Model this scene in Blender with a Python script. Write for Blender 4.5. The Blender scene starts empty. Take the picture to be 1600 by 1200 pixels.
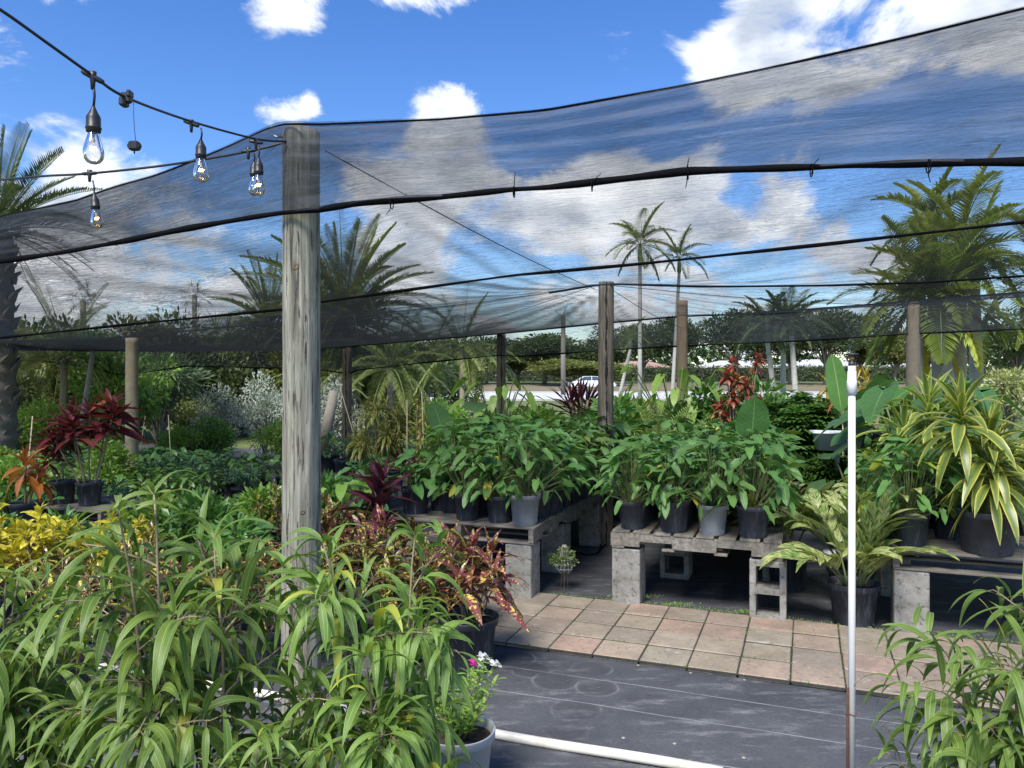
import bpy, math, random
import numpy as np
from mathutils import Vector, Matrix, noise as mnoise
R = math.radians
C = bpy.context.scene.collection
sc = bpy.context.scene
# ---------------------------------------------------------------- camera
CAMZ = 1.6; F = 1200.0; CU = 800.0; HV = 585.0      # eye height, focal length in photo pixels, horizon row
cd = bpy.data.cameras.new('camera'); cam = bpy.data.objects.new('camera', cd); C.objects.link(cam)
cam.location = (0, 0, CAMZ); cam.rotation_euler = (R(90), 0, 0)
cd.sensor_width = 36; cd.lens = 36*F/1600; cd.shift_y = -15/1600; cd.clip_start = .05; cd.clip_end = 2000
sc.camera = cam
# ---------------------------------------------------------------- world, sun, exposure
SUN_EL, SUN_AZ = 52, 205      # sun high behind the camera, a little to the left (azimuth clockwise from +Y)
w = bpy.data.worlds.new('World'); sc.world = w; w.use_nodes = True
nt = w.node_tree; nt.nodes.clear()
def N(t, nt=None, **k):
    n = (nt or globals()['nt']).nodes.new(t)
    for a, b in k.items(): setattr(n, a, b)
    return n
def build_world():
    L = nt.links.new
    out = N('ShaderNodeOutputWorld'); bg = N('ShaderNodeBackground'); bg.inputs[1].default_value = .132
    sky = N('ShaderNodeTexSky'); sky.sky_type = 'NISHITA'; sky.sun_disc = False
    sky.sun_elevation = R(SUN_EL); sky.sun_rotation = R(SUN_AZ)
    sky.air_density = 1.0; sky.dust_density = .3; sky.ozone_density = 3.0
    tc = N('ShaderNodeTexCoord')
    mp = N('ShaderNodeMapping'); mp.inputs['Scale'].default_value = (1, 1, 1.9)
    L(tc.outputs['Generated'], mp.inputs[0])
    n1 = N('ShaderNodeTexNoise'); n1.inputs['Scale'].default_value = 5.2; n1.inputs['Detail'].default_value = 12
    n1.inputs['Roughness'].default_value = .62; n1.inputs['Distortion'].default_value = .35
    L(mp.outputs[0], n1.inputs['Vector'])
    # the sky's cloud banks: soft lobes by direction (pixel of the photo, radius, weight)
    acc = None
    for (u, v, r, wt) in CLOUDS:
        d = Vector(((u-CU)/F, 1, (HV-v)/F)).normalized()
        vd = N('ShaderNodeVectorMath', operation='DISTANCE'); vd.inputs[1].default_value = d
        L(tc.outputs['Generated'], vd.inputs[0])
        mr = N('ShaderNodeMapRange', interpolation_type='SMOOTHSTEP'); mr.inputs[1].default_value = r; mr.inputs[2].default_value = 0
        mr.inputs[3].default_value = 0; mr.inputs[4].default_value = wt
        L(vd.outputs['Value'], mr.inputs[0])
        if acc is None: acc = mr.outputs[0]
        else:
            a = N('ShaderNodeMath', operation='ADD'); L(acc, a.inputs[0]); L(mr.outputs[0], a.inputs[1]); acc = a.outputs[0]
    mn = N('ShaderNodeMath', operation='MINIMUM'); mn.inputs[1].default_value = .42; L(acc, mn.inputs[0])
    am = N('ShaderNodeMath', operation='MULTIPLY_ADD'); am.inputs[1].default_value = 1.5; am.inputs[2].default_value = -.25; L(n1.outputs[0], am.inputs[0])
    a = N('ShaderNodeMath', operation='ADD'); L(am.outputs[0], a.inputs[0]); L(mn.outputs[0], a.inputs[1])
    cov = N('ShaderNodeMapRange', interpolation_type='SMOOTHSTEP')
    cov.inputs[1].default_value = .60; cov.inputs[2].default_value = .80; L(a.outputs[0], cov.inputs[0])
    n2 = N('ShaderNodeTexNoise'); n2.inputs['Scale'].default_value = 9; n2.inputs['Detail'].default_value = 8
    L(mp.outputs[0], n2.inputs['Vector'])
    cr = N('ShaderNodeValToRGB'); cr.color_ramp.elements[0].position = .35; cr.color_ramp.elements[0].color = (2.9, 3.3, 4.0, 1)
    cr.color_ramp.elements[1].position = .62; cr.color_ramp.elements[1].color = (6.6, 6.8, 7.1, 1)
    L(n2.outputs[0], cr.inputs[0])
    hs = N('ShaderNodeHueSaturation'); hs.inputs['Saturation'].default_value = 1.28; hs.inputs['Hue'].default_value = .512; hs.inputs['Value'].default_value = 1.0
    L(sky.outputs[0], hs.inputs['Color'])
    mx = N('ShaderNodeMix', data_type='RGBA'); L(cov.outputs[0], mx.inputs[0]); L(hs.outputs[0], mx.inputs[6]); L(cr.outputs[0], mx.inputs[7])
    L(mx.outputs[2], bg.inputs[0]); L(bg.outputs[0], out.inputs[0])
CLOUDS = [(1330, 5, .2, .38), (1160, 85, .12, .34), (1580, -30, .26, .4), (430, 15, .095, .38), (415, 170, .045, .34), (480, 165, .045, .32), (690, 200, .075, .30), (720, 270, .12, .36), (860, 320, .08, .26), (950, 270, .06, .16), (640, 380, .08, .2), (900, 340, .3, .10), (560, 260, .08, .2),
    (600, 320, .1, .2), (930, 360, .16, .26), (1110, 240, .06, .16), (1000, 235, .06, .14), (1080, 340, .13, .30), (1300, 340, .15, .26), (250, 430, .2, .25), (120, 330, .08, .25),
    (1150, 520, .13, .3), (600, 0, .05, .15), (640, 430, .12, .3), (-300, 200, .5, .3), (1900, 300, .4, .3),
    (300, 100, .16, -.3), (800, 90, .14, -.3), (1500, 220, .17, -.38), (1350, 210, .12, -.32), (1010, 180, .1, -.2), (560, 110, .1, -.25), (900, 190, .1, -.2), (830, 240, .07, -.2), (1155, 300, .05, -.25), (1540, 300, .1, -.2), (880, 400, .06, -.15)]
build_world()
sd = bpy.data.lights.new('sun', 'SUN'); sun = bpy.data.objects.new('sun', sd); C.objects.link(sun)
sd.energy = 4.2; sd.angle = R(20); sd.color = (1, .96, .89)
sun.rotation_euler = (R(90-SUN_EL), 0, R(180-SUN_AZ)); sun.location = (0, -5, 12)
sc.view_settings.view_transform = 'Standard'; sc.view_settings.look = 'None'; sc.view_settings.gamma = 1
sc.view_settings.exposure = .68
sc.cycles.transparent_max_bounces = 24; sc.cycles.max_bounces = 6; sc.cycles.use_denoising = True
# ---------------------------------------------------------------- geometry helpers
E1 = np.array((math.cos(R(-21)), math.sin(R(-21)), 0)); E2 = np.array((-E1[1], E1[0], 0))   # the nursery's grid
YAW = R(-21)
def gp(u, v, z=0.0):                       # the point at height z seen at photo pixel (u, v)
    Y = (CAMZ-z)*F/(v-HV); return ((u-CU)/F*Y, Y, z)
def at(u, v, Y): return ((u-CU)/F*Y, Y, CAMZ-(v-HV)/F*Y)
def tag(o, label=None, cat=None, group=None, kind=None):
    if label and len(label.replace(',', ' ').split()) > 16: print('LONG', len(label.split()), label)
    if label: o['label'] = label
    if cat: o['category'] = cat
    if group: o['group'] = group
    if kind: o['kind'] = kind
    return o
def empty(name, loc=(0, 0, 0), rz=0, s=1):
    o = bpy.data.objects.new(name, None); C.objects.link(o); o.location = loc; o.rotation_euler = (0, 0, rz)
    o.scale = (s, s, s); o.empty_display_size = .1; return o
def ob(name, me, parent=None, loc=None, rot=None):
    o = bpy.data.objects.new(name, me); C.objects.link(o)
    if parent: o.parent = parent
    if loc is not None: o.location = loc
    if rot is not None: o.rotation_euler = rot
    return o
def copy_tree(o, parent=None):
    c = o.copy(); C.objects.link(c); c.parent = parent
    for ch in o.children: copy_tree(ch, c)
    return c
class MB:                                  # collects polygons, becomes one mesh
    def __init__(s): s.v = []; s.f = []; s.m = []; s.k = 0; s.sm = []
    def add(s, vs, fs, smooth=False):
        b = len(s.v); s.v += [tuple(x) for x in vs]; s.f += [tuple(i+b for i in f) for f in fs]; s.m += [s.k]*len(fs); s.sm += [smooth]*len(fs)
    def box(s, c, d, M=None):
        x, y, z = d[0]/2, d[1]/2, d[2]/2
        vs = [Vector((c[0]+i*x, c[1]+j*y, c[2]+k*z)) for i in (-1, 1) for j in (-1, 1) for k in (-1, 1)]
        if M: vs = [M @ q for q in vs]
        s.add(vs, [(0, 1, 3, 2), (4, 6, 7, 5), (0, 4, 5, 1), (2, 3, 7, 6), (0, 2, 6, 4), (1, 5, 7, 3)])
    def bbox(s, c, d, b=.006, M=None):     # box with chamfered long edges all round
        x, y, z = d[0]/2, d[1]/2, d[2]/2
        pr = [(-x+b, -y), (x-b, -y), (x, -y+b), (x, y-b), (x-b, y), (-x+b, y), (-x, y-b), (-x, -y+b)]
        pi = [(p[0]*(1-b/x), p[1]*(1-b/y)) for p in pr]
        vs = []
        for P, zz in ((pi, -z), (pr, -z+b), (pr, z-b), (pi, z)): vs += [Vector((c[0]+p[0], c[1]+p[1], c[2]+zz)) for p in P]
        if M: vs = [M @ q for q in vs]
        fs = [tuple(range(7, -1, -1)), tuple(range(24, 32))]
        for r in range(3):
            for i in range(8): j = (i+1) % 8; fs.append((r*8+i, r*8+j, r*8+8+j, r*8+8+i))
        s.add(vs, fs)
    def lathe(s, prof, n=24, c=(0, 0, 0), smooth=True, cap=True, wob=0, M=None):
        vs = []
        for (r, z) in prof:
            for i in range(n):
                a = 2*math.pi*i/n; rr = r*(1+wob*math.sin(3*a+z*9))
                vs.append(Vector((c[0]+rr*math.cos(a), c[1]+rr*math.sin(a), c[2]+z)))
        if M: vs = [M @ q for q in vs]
        fs = []
        for k in range(len(prof)-1):
            for i in range(n): j = (i+1) % n; fs.append((k*n+i, k*n+j, k*n+n+j, k*n+n+i))
        s.add(vs, fs, smooth)
        if cap:
            b = len(s.v)-len(vs); s.f += [tuple(b+i for i in range(n-1, -1, -1)), tuple(b+(len(prof)-1)*n+i for i in range(n))]; s.m += [s.k]*2; s.sm += [False]*2
    def tube(s, pts, r0, r1=None, n=6, rf=None, caps=True):
        pts = [Vector(p) for p in pts]; m = len(pts)
        if m < 2: return
        r1 = r0 if r1 is None else r1; vs = []; up = None
        for i, p in enumerate(pts):
            t = (pts[min(i+1, m-1)]-pts[max(i-1, 0)])
            if t.length < 1e-9: t = Vector((0, 0, 1))
            t.normalize()
            if up is None: up = t.orthogonal()
            up = (up-t*up.dot(t)); up = up.normalized() if up.length > 1e-6 else t.orthogonal().normalized()
            b = t.cross(up); r = r0+(r1-r0)*i/(m-1)
            if rf: r *= rf(i/(m-1))
            for k in range(n):
                a = 2*math.pi*k/n; vs.append(p+up*(r*math.cos(a))+b*(r*math.sin(a)))
        fs = []
        for i in range(m-1):
            for k in range(n): j = (k+1) % n; fs.append((i*n+k, i*n+j, i*n+n+j, i*n+n+k))
        s.add(vs, fs, True)
        if caps:
            b = len(s.v)-len(vs); s.f += [tuple(b+i for i in range(n-1, -1, -1)), tuple(b+(m-1)*n+i for i in range(n))]; s.m += [s.k]*2; s.sm += [False]*2
    def mesh(s, name, *mats):
        me = bpy.data.meshes.new(name); me.from_pydata(s.v, [], s.f)
        for m in mats: me.materials.append(m)
        me.polygons.foreach_set('material_index', s.m); me.polygons.foreach_set('use_smooth', s.sm)
        me.update(); return me
    def build(s, name, mats, parent=None, loc=None, rot=None):
        return ob(name, s.mesh(name, *(mats if isinstance(mats, (list, tuple)) else [mats])), parent, loc, rot)
def nrm(a): return a/np.maximum(np.linalg.norm(a, axis=-1, keepdims=True), 1e-9)
PROF = {
    'lance': lambda t: np.sin(np.pi*np.clip(t, 0, 1)**.75)**.8*(1-.25*t)+.02,
    'strap': lambda t: np.clip(.38+1.7*t, 0, 1)*np.clip((1-t)*2.3, 0, 1)**.8,
    'ovate': lambda t: np.sin(np.pi*np.clip(t, 0, 1)**.8)**.62+.01,
    'heart': lambda t: np.interp(t, [0, .06, .18, .35, .6, .8, .93, 1], [.45, .8, 1, .96, .8, .5, .2, .01]),
    'arrow': lambda t: np.interp(t, [0, .05, .16, .3, .55, .8, .93, 1], [.3, .62, .88, .74, .8, .5, .22, .01]),
    'round': lambda t: np.interp(t, [0, .08, .25, .45, .7, .88, .97, 1], [.45, .75, 1, 1, .85, .5, .2, .02]),
    'paddle': lambda t: np.interp(t, [0, .1, .3, .6, .85, .96, 1], [.1, .7, 1, 1, .75, .35, .02]),
}
class FM:                                  # foliage: many leaves in one mesh, with uv (across, along) and a random value per leaf
    def __init__(s): s.V = []; s.Q = []; s.UV = []; s.Rn = []; s.n = 0
    def leaves(s, P, D, Ln, W, droop=1.0, prof='lance', nseg=6, fold=.2, roll=None, rnd=None, notch=0.0, wave=0.0, curl=0.0, rng=None):
        P = np.asarray(P, float).reshape(-1, 3); D = nrm(np.asarray(D, float).reshape(-1, 3)); n = len(P)
        if n == 0: return
        rng = rng or RNG
        Ln = np.broadcast_to(Ln, n).astype(float); W = np.broadcast_to(W, n).astype(float); droop = np.broadcast_to(droop, n).astype(float)
        rnd = rng.random(n) if rnd is None else np.broadcast_to(rnd, n)
        Z = np.array((0, 0, 1.0))
        S = np.cross(D, Z); bad = np.linalg.norm(S, axis=1) < .15
        if bad.any():
            a = rng.random(bad.sum())*2*np.pi; S[bad] = np.stack([np.cos(a), np.sin(a), 0*a], 1)
        S = nrm(S-D*np.sum(S*D, 1, keepdims=True))
        if roll is not None:
            roll = np.broadcast_to(roll, n)[:, None]; S = S*np.cos(roll)+np.cross(D, S)*np.sin(roll)
        f = PROF[prof]; pos = P.copy(); d = D.copy(); rows = []; uv = []
        ph = rng.random(n)*6.28
        for i in range(nseg+1):
            t = i/nseg; wd = (f(np.array(t))*W)[:, None]
            nm = np.cross(S, d)
            wv = (wave*W*np.sin(ph+t*11))[:, None]*nm; wv2 = (wave*W*np.sin(ph+2+t*13))[:, None]*nm
            fo = fold*(1-.5*t)
            mid = pos.copy()
            if i == 0 and notch: mid = mid+d*(notch*Ln)[:, None]
            rows += [pos-S*wd*.5*math.cos(fo)+nm*wd*.5*math.sin(fo)+wv, mid, pos+S*wd*.5*math.cos(fo)+nm*wd*.5*math.sin(fo)+wv2]
            uv += [(0, t), (.5, t if not (i == 0 and notch) else notch), (1, t)]
            pos = pos+d*(Ln/nseg)[:, None]
            g = (droop/nseg)[:, None]*Z
            d = nrm(d-g*(1.0-.0*t)); S = nrm(S-d*np.sum(S*d, 1, keepdims=True))
        m = len(rows); V = np.stack(rows, 1)                      # n, m, 3
        q = []
        for i in range(nseg):
            b = i*3; q += [(b, b+1, b+4, b+3), (b+1, b+2, b+5, b+4)]
        q = np.array(q)
        s.Q.append((q[None]+(np.arange(n)*m)[:, None, None]+s.n).reshape(-1, 4)); s.V.append(V.reshape(-1, 3))
        s.UV.append(np.tile(np.array(uv, float), (n, 1))); s.Rn.append(np.repeat(rnd, m)); s.n += n*m
    def cards(s, P, D, Ln, W, rnd=None, rng=None):               # tiny leaves: one folded quad pair without droop
        rng = rng or RNG
        s.leaves(P, D, Ln, W, .3, 'ovate', 2, .3, rng.random(len(P))*3, rnd, rng=rng)
    def mesh(s, name, mat):
        V = np.concatenate(s.V); Q = np.concatenate(s.Q); UV = np.concatenate(s.UV); Rn = np.concatenate(s.Rn)
        me = bpy.data.meshes.new(name); me.vertices.add(len(V)); me.vertices.foreach_set('co', V.ravel())
        me.loops.add(Q.size); me.loops.foreach_set('vertex_index', Q.ravel().astype(np.int32))
        me.polygons.add(len(Q)); me.polygons.foreach_set('loop_start', np.arange(0, Q.size, 4, dtype=np.int32))
        me.polygons.foreach_set('loop_total', np.full(len(Q), 4, np.int32))
        me.update(calc_edges=True)
        me.polygons.foreach_set('use_smooth', np.ones(len(Q), bool))
        ul = me.uv_layers.new(name='leaf'); ul.data.foreach_set('uv', UV[Q.ravel()].ravel())
        at_ = me.attributes.new('rnd', 'FLOAT', 'POINT'); at_.data.foreach_set('value', Rn.astype(np.float32))
        me.materials.append(mat); me.update(); return me
RNG = np.random.default_rng(7)
def sph(n, rng=None):
    rng = rng or RNG; a = rng.normal(size=(n, 3)); return nrm(a)
# ---------------------------------------------------------------- materials
def newmat(name):
    m = bpy.data.materials.new(name); m.use_nodes = True; t = m.node_tree; t.nodes.clear()
    return m, t, t.links.new
def mathn(t, op, a, b=None, clamp=False):
    n = t.nodes.new('ShaderNodeMath'); n.operation = op; n.use_clamp = clamp
    for i, x in enumerate((a, b)):
        if x is None: continue
        if isinstance(x, (int, float)): n.inputs[i].default_value = x
        else: t.links.new(x, n.inputs[i])
    return n.outputs[0]
def mixc(t, f, a, b, mode='MIX'):
    n = t.nodes.new('ShaderNodeMix'); n.data_type = 'RGBA'; n.blend_type = mode
    for i, x in ((0, f), (6, a), (7, b)):
        if isinstance(x, (int, float)): n.inputs[i].default_value = x
        elif isinstance(x, tuple): n.inputs[i].default_value = (*x[:3], 1)
        else: t.links.new(x, n.inputs[i])
    return n.outputs[2]
def noise(t, scale, detail=4, vec=None, rough=.55, dist=0, sc3=None):
    n = t.nodes.new('ShaderNodeTexNoise'); n.inputs['Scale'].default_value = scale; n.inputs['Detail'].default_value = detail
    n.inputs['Roughness'].default_value = rough; n.inputs['Distortion'].default_value = dist
    if vec is None:
        tc = t.nodes.new('ShaderNodeTexCoord'); vec = tc.outputs['Object']
    if sc3:
        mp = t.nodes.new('ShaderNodeMapping'); mp.inputs['Scale'].default_value = sc3; t.links.new(vec, mp.inputs[0]); vec = mp.outputs[0]
    t.links.new(vec, n.inputs['Vector']); return n.outputs[0]
def ramp(t, x, *stops):
    n = t.nodes.new('ShaderNodeValToRGB'); e = n.color_ramp.elements
    while len(e) < len(stops): e.new(.5)
    for i, (p, c) in enumerate(stops): e[i].position = p; e[i].color = (*c, 1) if len(c) == 3 else c
    t.links.new(x, n.inputs[0]); return n.outputs[0]
def mrange(t, x, a, b, c=0, d=1):
    n = t.nodes.new('ShaderNodeMapRange'); n.inputs[1].default_value = a; n.inputs[2].default_value = b; n.inputs[3].default_value = c; n.inputs[4].default_value = d
    t.links.new(x, n.inputs[0]); return n.outputs[0]
def finish(m, t, col, rough=.6, bump=None, bs=.2, bd=.01, spec=.5, metal=0, trans=0, tcol=None):
    L = t.links.new; p = t.nodes.new('ShaderNodeBsdfPrincipled'); o = t.nodes.new('ShaderNodeOutputMaterial')
    if isinstance(col, tuple): p.inputs['Base Color'].default_value = (*col[:3], 1)
    else: L(col, p.inputs['Base Color'])
    if isinstance(rough, (int, float)): p.inputs['Roughness'].default_value = rough
    else: L(rough, p.inputs['Roughness'])
    p.inputs['Specular IOR Level'].default_value = spec; p.inputs['Metallic'].default_value = metal
    if bump is not None:
        b = t.nodes.new('ShaderNodeBump'); b.inputs['Strength'].default_value = bs; b.inputs['Distance'].default_value = bd
        L(bump, b.inputs['Height']); L(b.outputs[0], p.inputs['Normal'])
    if trans:
        tr = t.nodes.new('ShaderNodeBsdfTranslucent'); L(tcol if tcol is not None else col, tr.inputs[0])
        ms = t.nodes.new('ShaderNodeMixShader'); ms.inputs[0].default_value = trans; L(p.outputs[0], ms.inputs[1]); L(tr.outputs[0], ms.inputs[2])
        L(ms.outputs[0], o.inputs[0])
    else: L(p.outputs[0], o.inputs[0])
    return m
def plain(name, c, rough=.6, var=.25, sc_=8, bs=.15, metal=0, spec=.5, dirt=None, dsc=3):
    m, t, L = newmat(name); n = noise(t, sc_, 6)
    col = mixc(t, n, tuple(x*(1-var) for x in c), tuple(min(1, x*(1+var)) for x in c))
    if dirt: col = mixc(t, mathn(t, 'MULTIPLY', mrange(t, noise(t, dsc, 8, rough=.65), .5, .72), .8), col, dirt)
    return finish(m, t, col, rough, n, bs, .004, spec, metal)
def leafmat(name, c1, c2, rib=None, ribw=.05, edge=None, edgew=.12, kind=None, c3=None, rough=.42, trans=.3, old=None, veins=0, spec=.5, tint=None):
    """leaf: c1..c2 by leaf, pale rib and margin along the leaf, optional stripes or speckles, a few leaves of colour old"""
    m, t, L = newmat(name)
    uvn = t.nodes.new('ShaderNodeUVMap'); uvn.uv_map = 'leaf'; sp = t.nodes.new('ShaderNodeSeparateXYZ'); L(uvn.outputs[0], sp.inputs[0])
    rn = t.nodes.new('ShaderNodeAttribute'); rn.attribute_name = 'rnd'; r = rn.outputs['Fac']
    ax = mathn(t, 'ABSOLUTE', mathn(t, 'SUBTRACT', sp.outputs[0], .5))          # 0 at rib, .5 at margin
    col = mixc(t, r, c1, c2)
    n = noise(t, 25, 3)
    col = mixc(t, .35, col, mixc(t, n, tuple(x*.55 for x in c1), tuple(min(1, x*1.5) for x in c2)))
    dv = mathn(t, 'SUBTRACT', mathn(t, 'MULTIPLY', sp.outputs[1], 1.0), mathn(t, 'MULTIPLY', ax, .55))  # slanted along lateral veins
    if kind == 'stripe':       # long feathered streaks following the veins
        cv = t.nodes.new('ShaderNodeCombineXYZ'); L(mathn(t, 'MULTIPLY', dv, 15.0), cv.inputs[0]); L(mathn(t, 'MULTIPLY', ax, 2.0), cv.inputs[1]); L(mathn(t, 'MULTIPLY', r, 37.0), cv.inputs[2])
        s_ = noise(t, 1.3, 2, cv.outputs[0]); col = mixc(t, mrange(t, s_, .47, .51), col, c3)
    if kind == 'speck':
        tc = t.nodes.new('ShaderNodeTexCoord'); s_ = noise(t, 62, 3, tc.outputs['Object'], .55)
        s2 = noise(t, 14, 2, tc.outputs['Object'])
        k = mathn(t, 'ADD', s_, mathn(t, 'MULTIPLY', mathn(t, 'SUBTRACT', s2, .5), .55)); col = mixc(t, mrange(t, k, .555, .59), col, c3)
    if kind == 'center':       # coloured middle with a dark band beside (striped dracaena)
        col = mixc(t, mathn(t, 'MULTIPLY', mrange(t, ax, .2, .08), .8), col, c3)
    if old is not None: col = mixc(t, mrange(t, r, .955, .97), col, old)
    if veins:
        vv = mathn(t, 'ABSOLUTE', mathn(t, 'SINE', mathn(t, 'MULTIPLY', dv, veins*3.1416)))
        col = mixc(t, mathn(t, 'MULTIPLY', mrange(t, vv, .16, .0), .45), col, rib or tuple(min(1, x*1.7) for x in c2))
        bmp = vv
    else: bmp = n
    if edge is not None: col = mixc(t, mrange(t, ax, .5-edgew, .5-edgew*.6), col, edge)
    if rib is not None: col = mixc(t, mrange(t, ax, ribw, ribw*.4), col, rib)
    oi = t.nodes.new('ShaderNodeObjectInfo')
    hs = t.nodes.new('ShaderNodeHueSaturation'); L(col, hs.inputs['Color'])
    L(mrange(t, oi.outputs['Random'], 0, 1, .82, 1.18), hs.inputs['Value']); L(mrange(t, oi.outputs['Random'], 0, 1, .492, .508), hs.inputs['Hue'])
    col = hs.outputs[0]
    tcl = mixc(t, 1.0, col, (1.12, 1.15, .6), 'MULTIPLY')
    return finish(m, t, col, rough, bmp, .25, .003, spec, 0, trans, tcl)
G = lambda r, g, b: (r, g, b)
M = {}
M['ficus'] = leafmat('ficus_leaf', (.085, .175, .032), (.20, .32, .062), rib=(.38, .5, .15), ribw=.035, edge=(.32, .44, .11), edgew=.06, trans=.36, rough=.42, veins=16, old=(.42, .44, .05))
M['philo'] = leafmat('philodendron_leaf', (.06, .165, .042), (.145, .285, .07), rib=(.2, .34, .1), ribw=.03, trans=.28, rough=.42, old=(.4, .4, .04), veins=7, spec=.4)
M['philo2'] = leafmat('small_pot_plant_leaf', (.055, .16, .05), (.13, .27, .07), rib=(.14, .27, .1), trans=.25, rough=.35)
M['blueleaf'] = leafmat('blue_green_leaf', (.05, .13, .07), (.1, .2, .11), trans=.2)
M['ginger'] = leafmat('variegated_ginger_leaf', (.09, .2, .04), (.13, .25, .05), rib=(.55, .58, .2), ribw=.02, kind='stripe', c3=(.58, .6, .25), trans=.3, rough=.35)
M['drac'] = leafmat('striped_dracaena_leaf', (.17, .25, .05), (.26, .33, .06), edge=(.62, .58, .12), edgew=.16, kind='center', c3=(.13, .2, .07), trans=.3, rough=.35)
M['drac2'] = leafmat('gold_edged_dracaena_leaf', (.10, .15, .035), (.17, .2, .05), edge=(.5, .42, .12), edgew=.2, trans=.25)
M['red'] = leafmat('maroon_cordyline_leaf', (.05, .012, .018), (.15, .022, .032), rib=(.25, .07, .08), ribw=.04, trans=.25, rough=.35, old=(.22, .06, .03))
M['orange'] = leafmat('orange_croton_leaf', (.3, .05, .025), (.5, .2, .04), rib=(.65, .3, .06), trans=.3, rough=.3)
M['purple'] = leafmat('purple_leaf', (.045, .014, .024), (.12, .022, .04), trans=.2)
M['crot'] = leafmat('speckled_croton_leaf', (.045, .10, .028), (.12, .018, .026), rib=(.3, .16, .05), ribw=.04, kind='speck', c3=(.58, .52, .09), trans=.2, rough=.3)
M['crot3'] = leafmat('maroon_speckled_croton_leaf', (.07, .07, .03), (.24, .03, .06), rib=(.4, .1, .14), ribw=.05, kind='speck', c3=(.62, .5, .12), trans=.2, rough=.3)
M['crot2'] = leafmat('dark_red_croton_leaf', (.045, .07, .025), (.14, .016, .02), rib=(.3, .05, .05), ribw=.05, kind='speck', c3=(.42, .36, .08), trans=.2, rough=.3)
M['crot_y'] = leafmat('yellow_croton_leaf', (.16, .2, .03), (.6, .5, .04), rib=(.65, .55, .08), kind='speck', c3=(.7, .58, .06), trans=.3, rough=.35)
M['ylw'] = leafmat('golden_leaf', (.5, .45, .1), (.68, .58, .16), trans=.3)
M['lime'] = leafmat('lime_leaf', (.16, .32, .05), (.33, .5, .1), trans=.35)
M['schef'] = leafmat('schefflera_leaf', (.06, .16, .035), (.15, .3, .06), trans=.28, rough=.35)
M['silver'] = leafmat('silver_leaf', (.24, .29, .22), (.42, .46, .38), trans=.1, rough=.6)
M['ear'] = leafmat('elephant_ear_leaf', (.06, .15, .05), (.1, .22, .06), rib=(.22, .36, .14), ribw=.02, veins=9, trans=.3, rough=.35)
M['banana'] = leafmat('banana_leaf', (.07, .17, .03), (.1, .22, .05), rib=(.3, .4, .14), ribw=.03, veins=24, trans=.3)
M['palm'] = leafmat('palm_frond', (.10, .14, .04), (.24, .28, .08), trans=.25, rough=.4)
M['palm_d'] = leafmat('grey_green_palm_frond', (.05, .085, .04), (.12, .16, .06), trans=.2, rough=.45)
M['palm_y'] = leafmat('yellowing_palm_frond', (.14, .2, .045), (.32, .36, .08), trans=.3, old=(.55, .42, .05))
M['palm_g'] = leafmat('golden_palm_frond', (.5, .4, .05), (.62, .5, .07), trans=.3)
M['fern'] = leafmat('pale_palm_leaf', (.2, .3, .06), (.34, .42, .12), trans=.3)
M['tree'] = leafmat('broadleaf', (.035, .065, .022), (.09, .13, .04), trans=.2, rough=.5)
M['tree2'] = leafmat('olive_broadleaf', (.09, .12, .03), (.2, .22, .06), trans=.25, rough=.5)
M['tree3'] = leafmat('fine_needle_leaf', (.05, .09, .04), (.12, .17, .07), trans=.2, rough=.6)
M['white_fl'] = leafmat('white_petal', (.75, .75, .75), (.85, .85, .85), trans=.3)
M['pink_fl'] = leafmat('magenta_petal', (.5, .02, .25), (.6, .04, .3), trans=.3)
M['stemg'] = plain('green_stem', (.14, .17, .06), .6)
M['stemt'] = plain('tan_stem', (.25, .2, .12), .7, sc_=30)
M['bark'] = plain('grey_bark', (.19, .17, .14), .9, .35, 12, .6)
M['ptrunk'] = plain('pale_palm_trunk', (.4, .38, .34), .85, .25, 10, .4, dirt=(.2, .18, .15))
M['soil'] = plain('potting_soil', (.05, .035, .025), .95, .6, 60, .9)
# ================================================================ setting
def grassmat(name, a, b, s=1.0, dry=None):
    m, t, L = newmat(name); n = noise(t, .5*s, 8, rough=.7); n2 = noise(t, 30*s, 5)
    col = mixc(t, n, a, b); col = mixc(t, mathn(t, 'MULTIPLY', n2, .5), col, tuple(x*.4 for x in a))
    if dry: col = mixc(t, mrange(t, noise(t, .16*s, 5), .5, .65), col, dry)
    return finish(m, t, col, .9, n2, .6, .03)
def sheet(name, pts, z, mat, kind='structure'):
    b = MB(); b.add([(p[0], p[1], z) for p in pts], [tuple(range(len(pts)))]); o = b.build(name, mat); tag(o, kind=kind); return o
sheet('ground', [(-900, -60), (900, -60), (900, 1500), (-900, 1500)], 0, grassmat('lawn', (.075, .12, .03), (.15, .2, .055), 1, (.2, .2, .08)))
def grid(p0, a, b):          # point in the nursery grid, a along E1, b along E2
    return np.array(p0)+E1*a+E2*b
P1 = np.array((.449, 4.315, 0.0))                            # a corner on the near edge of the paver path
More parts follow.
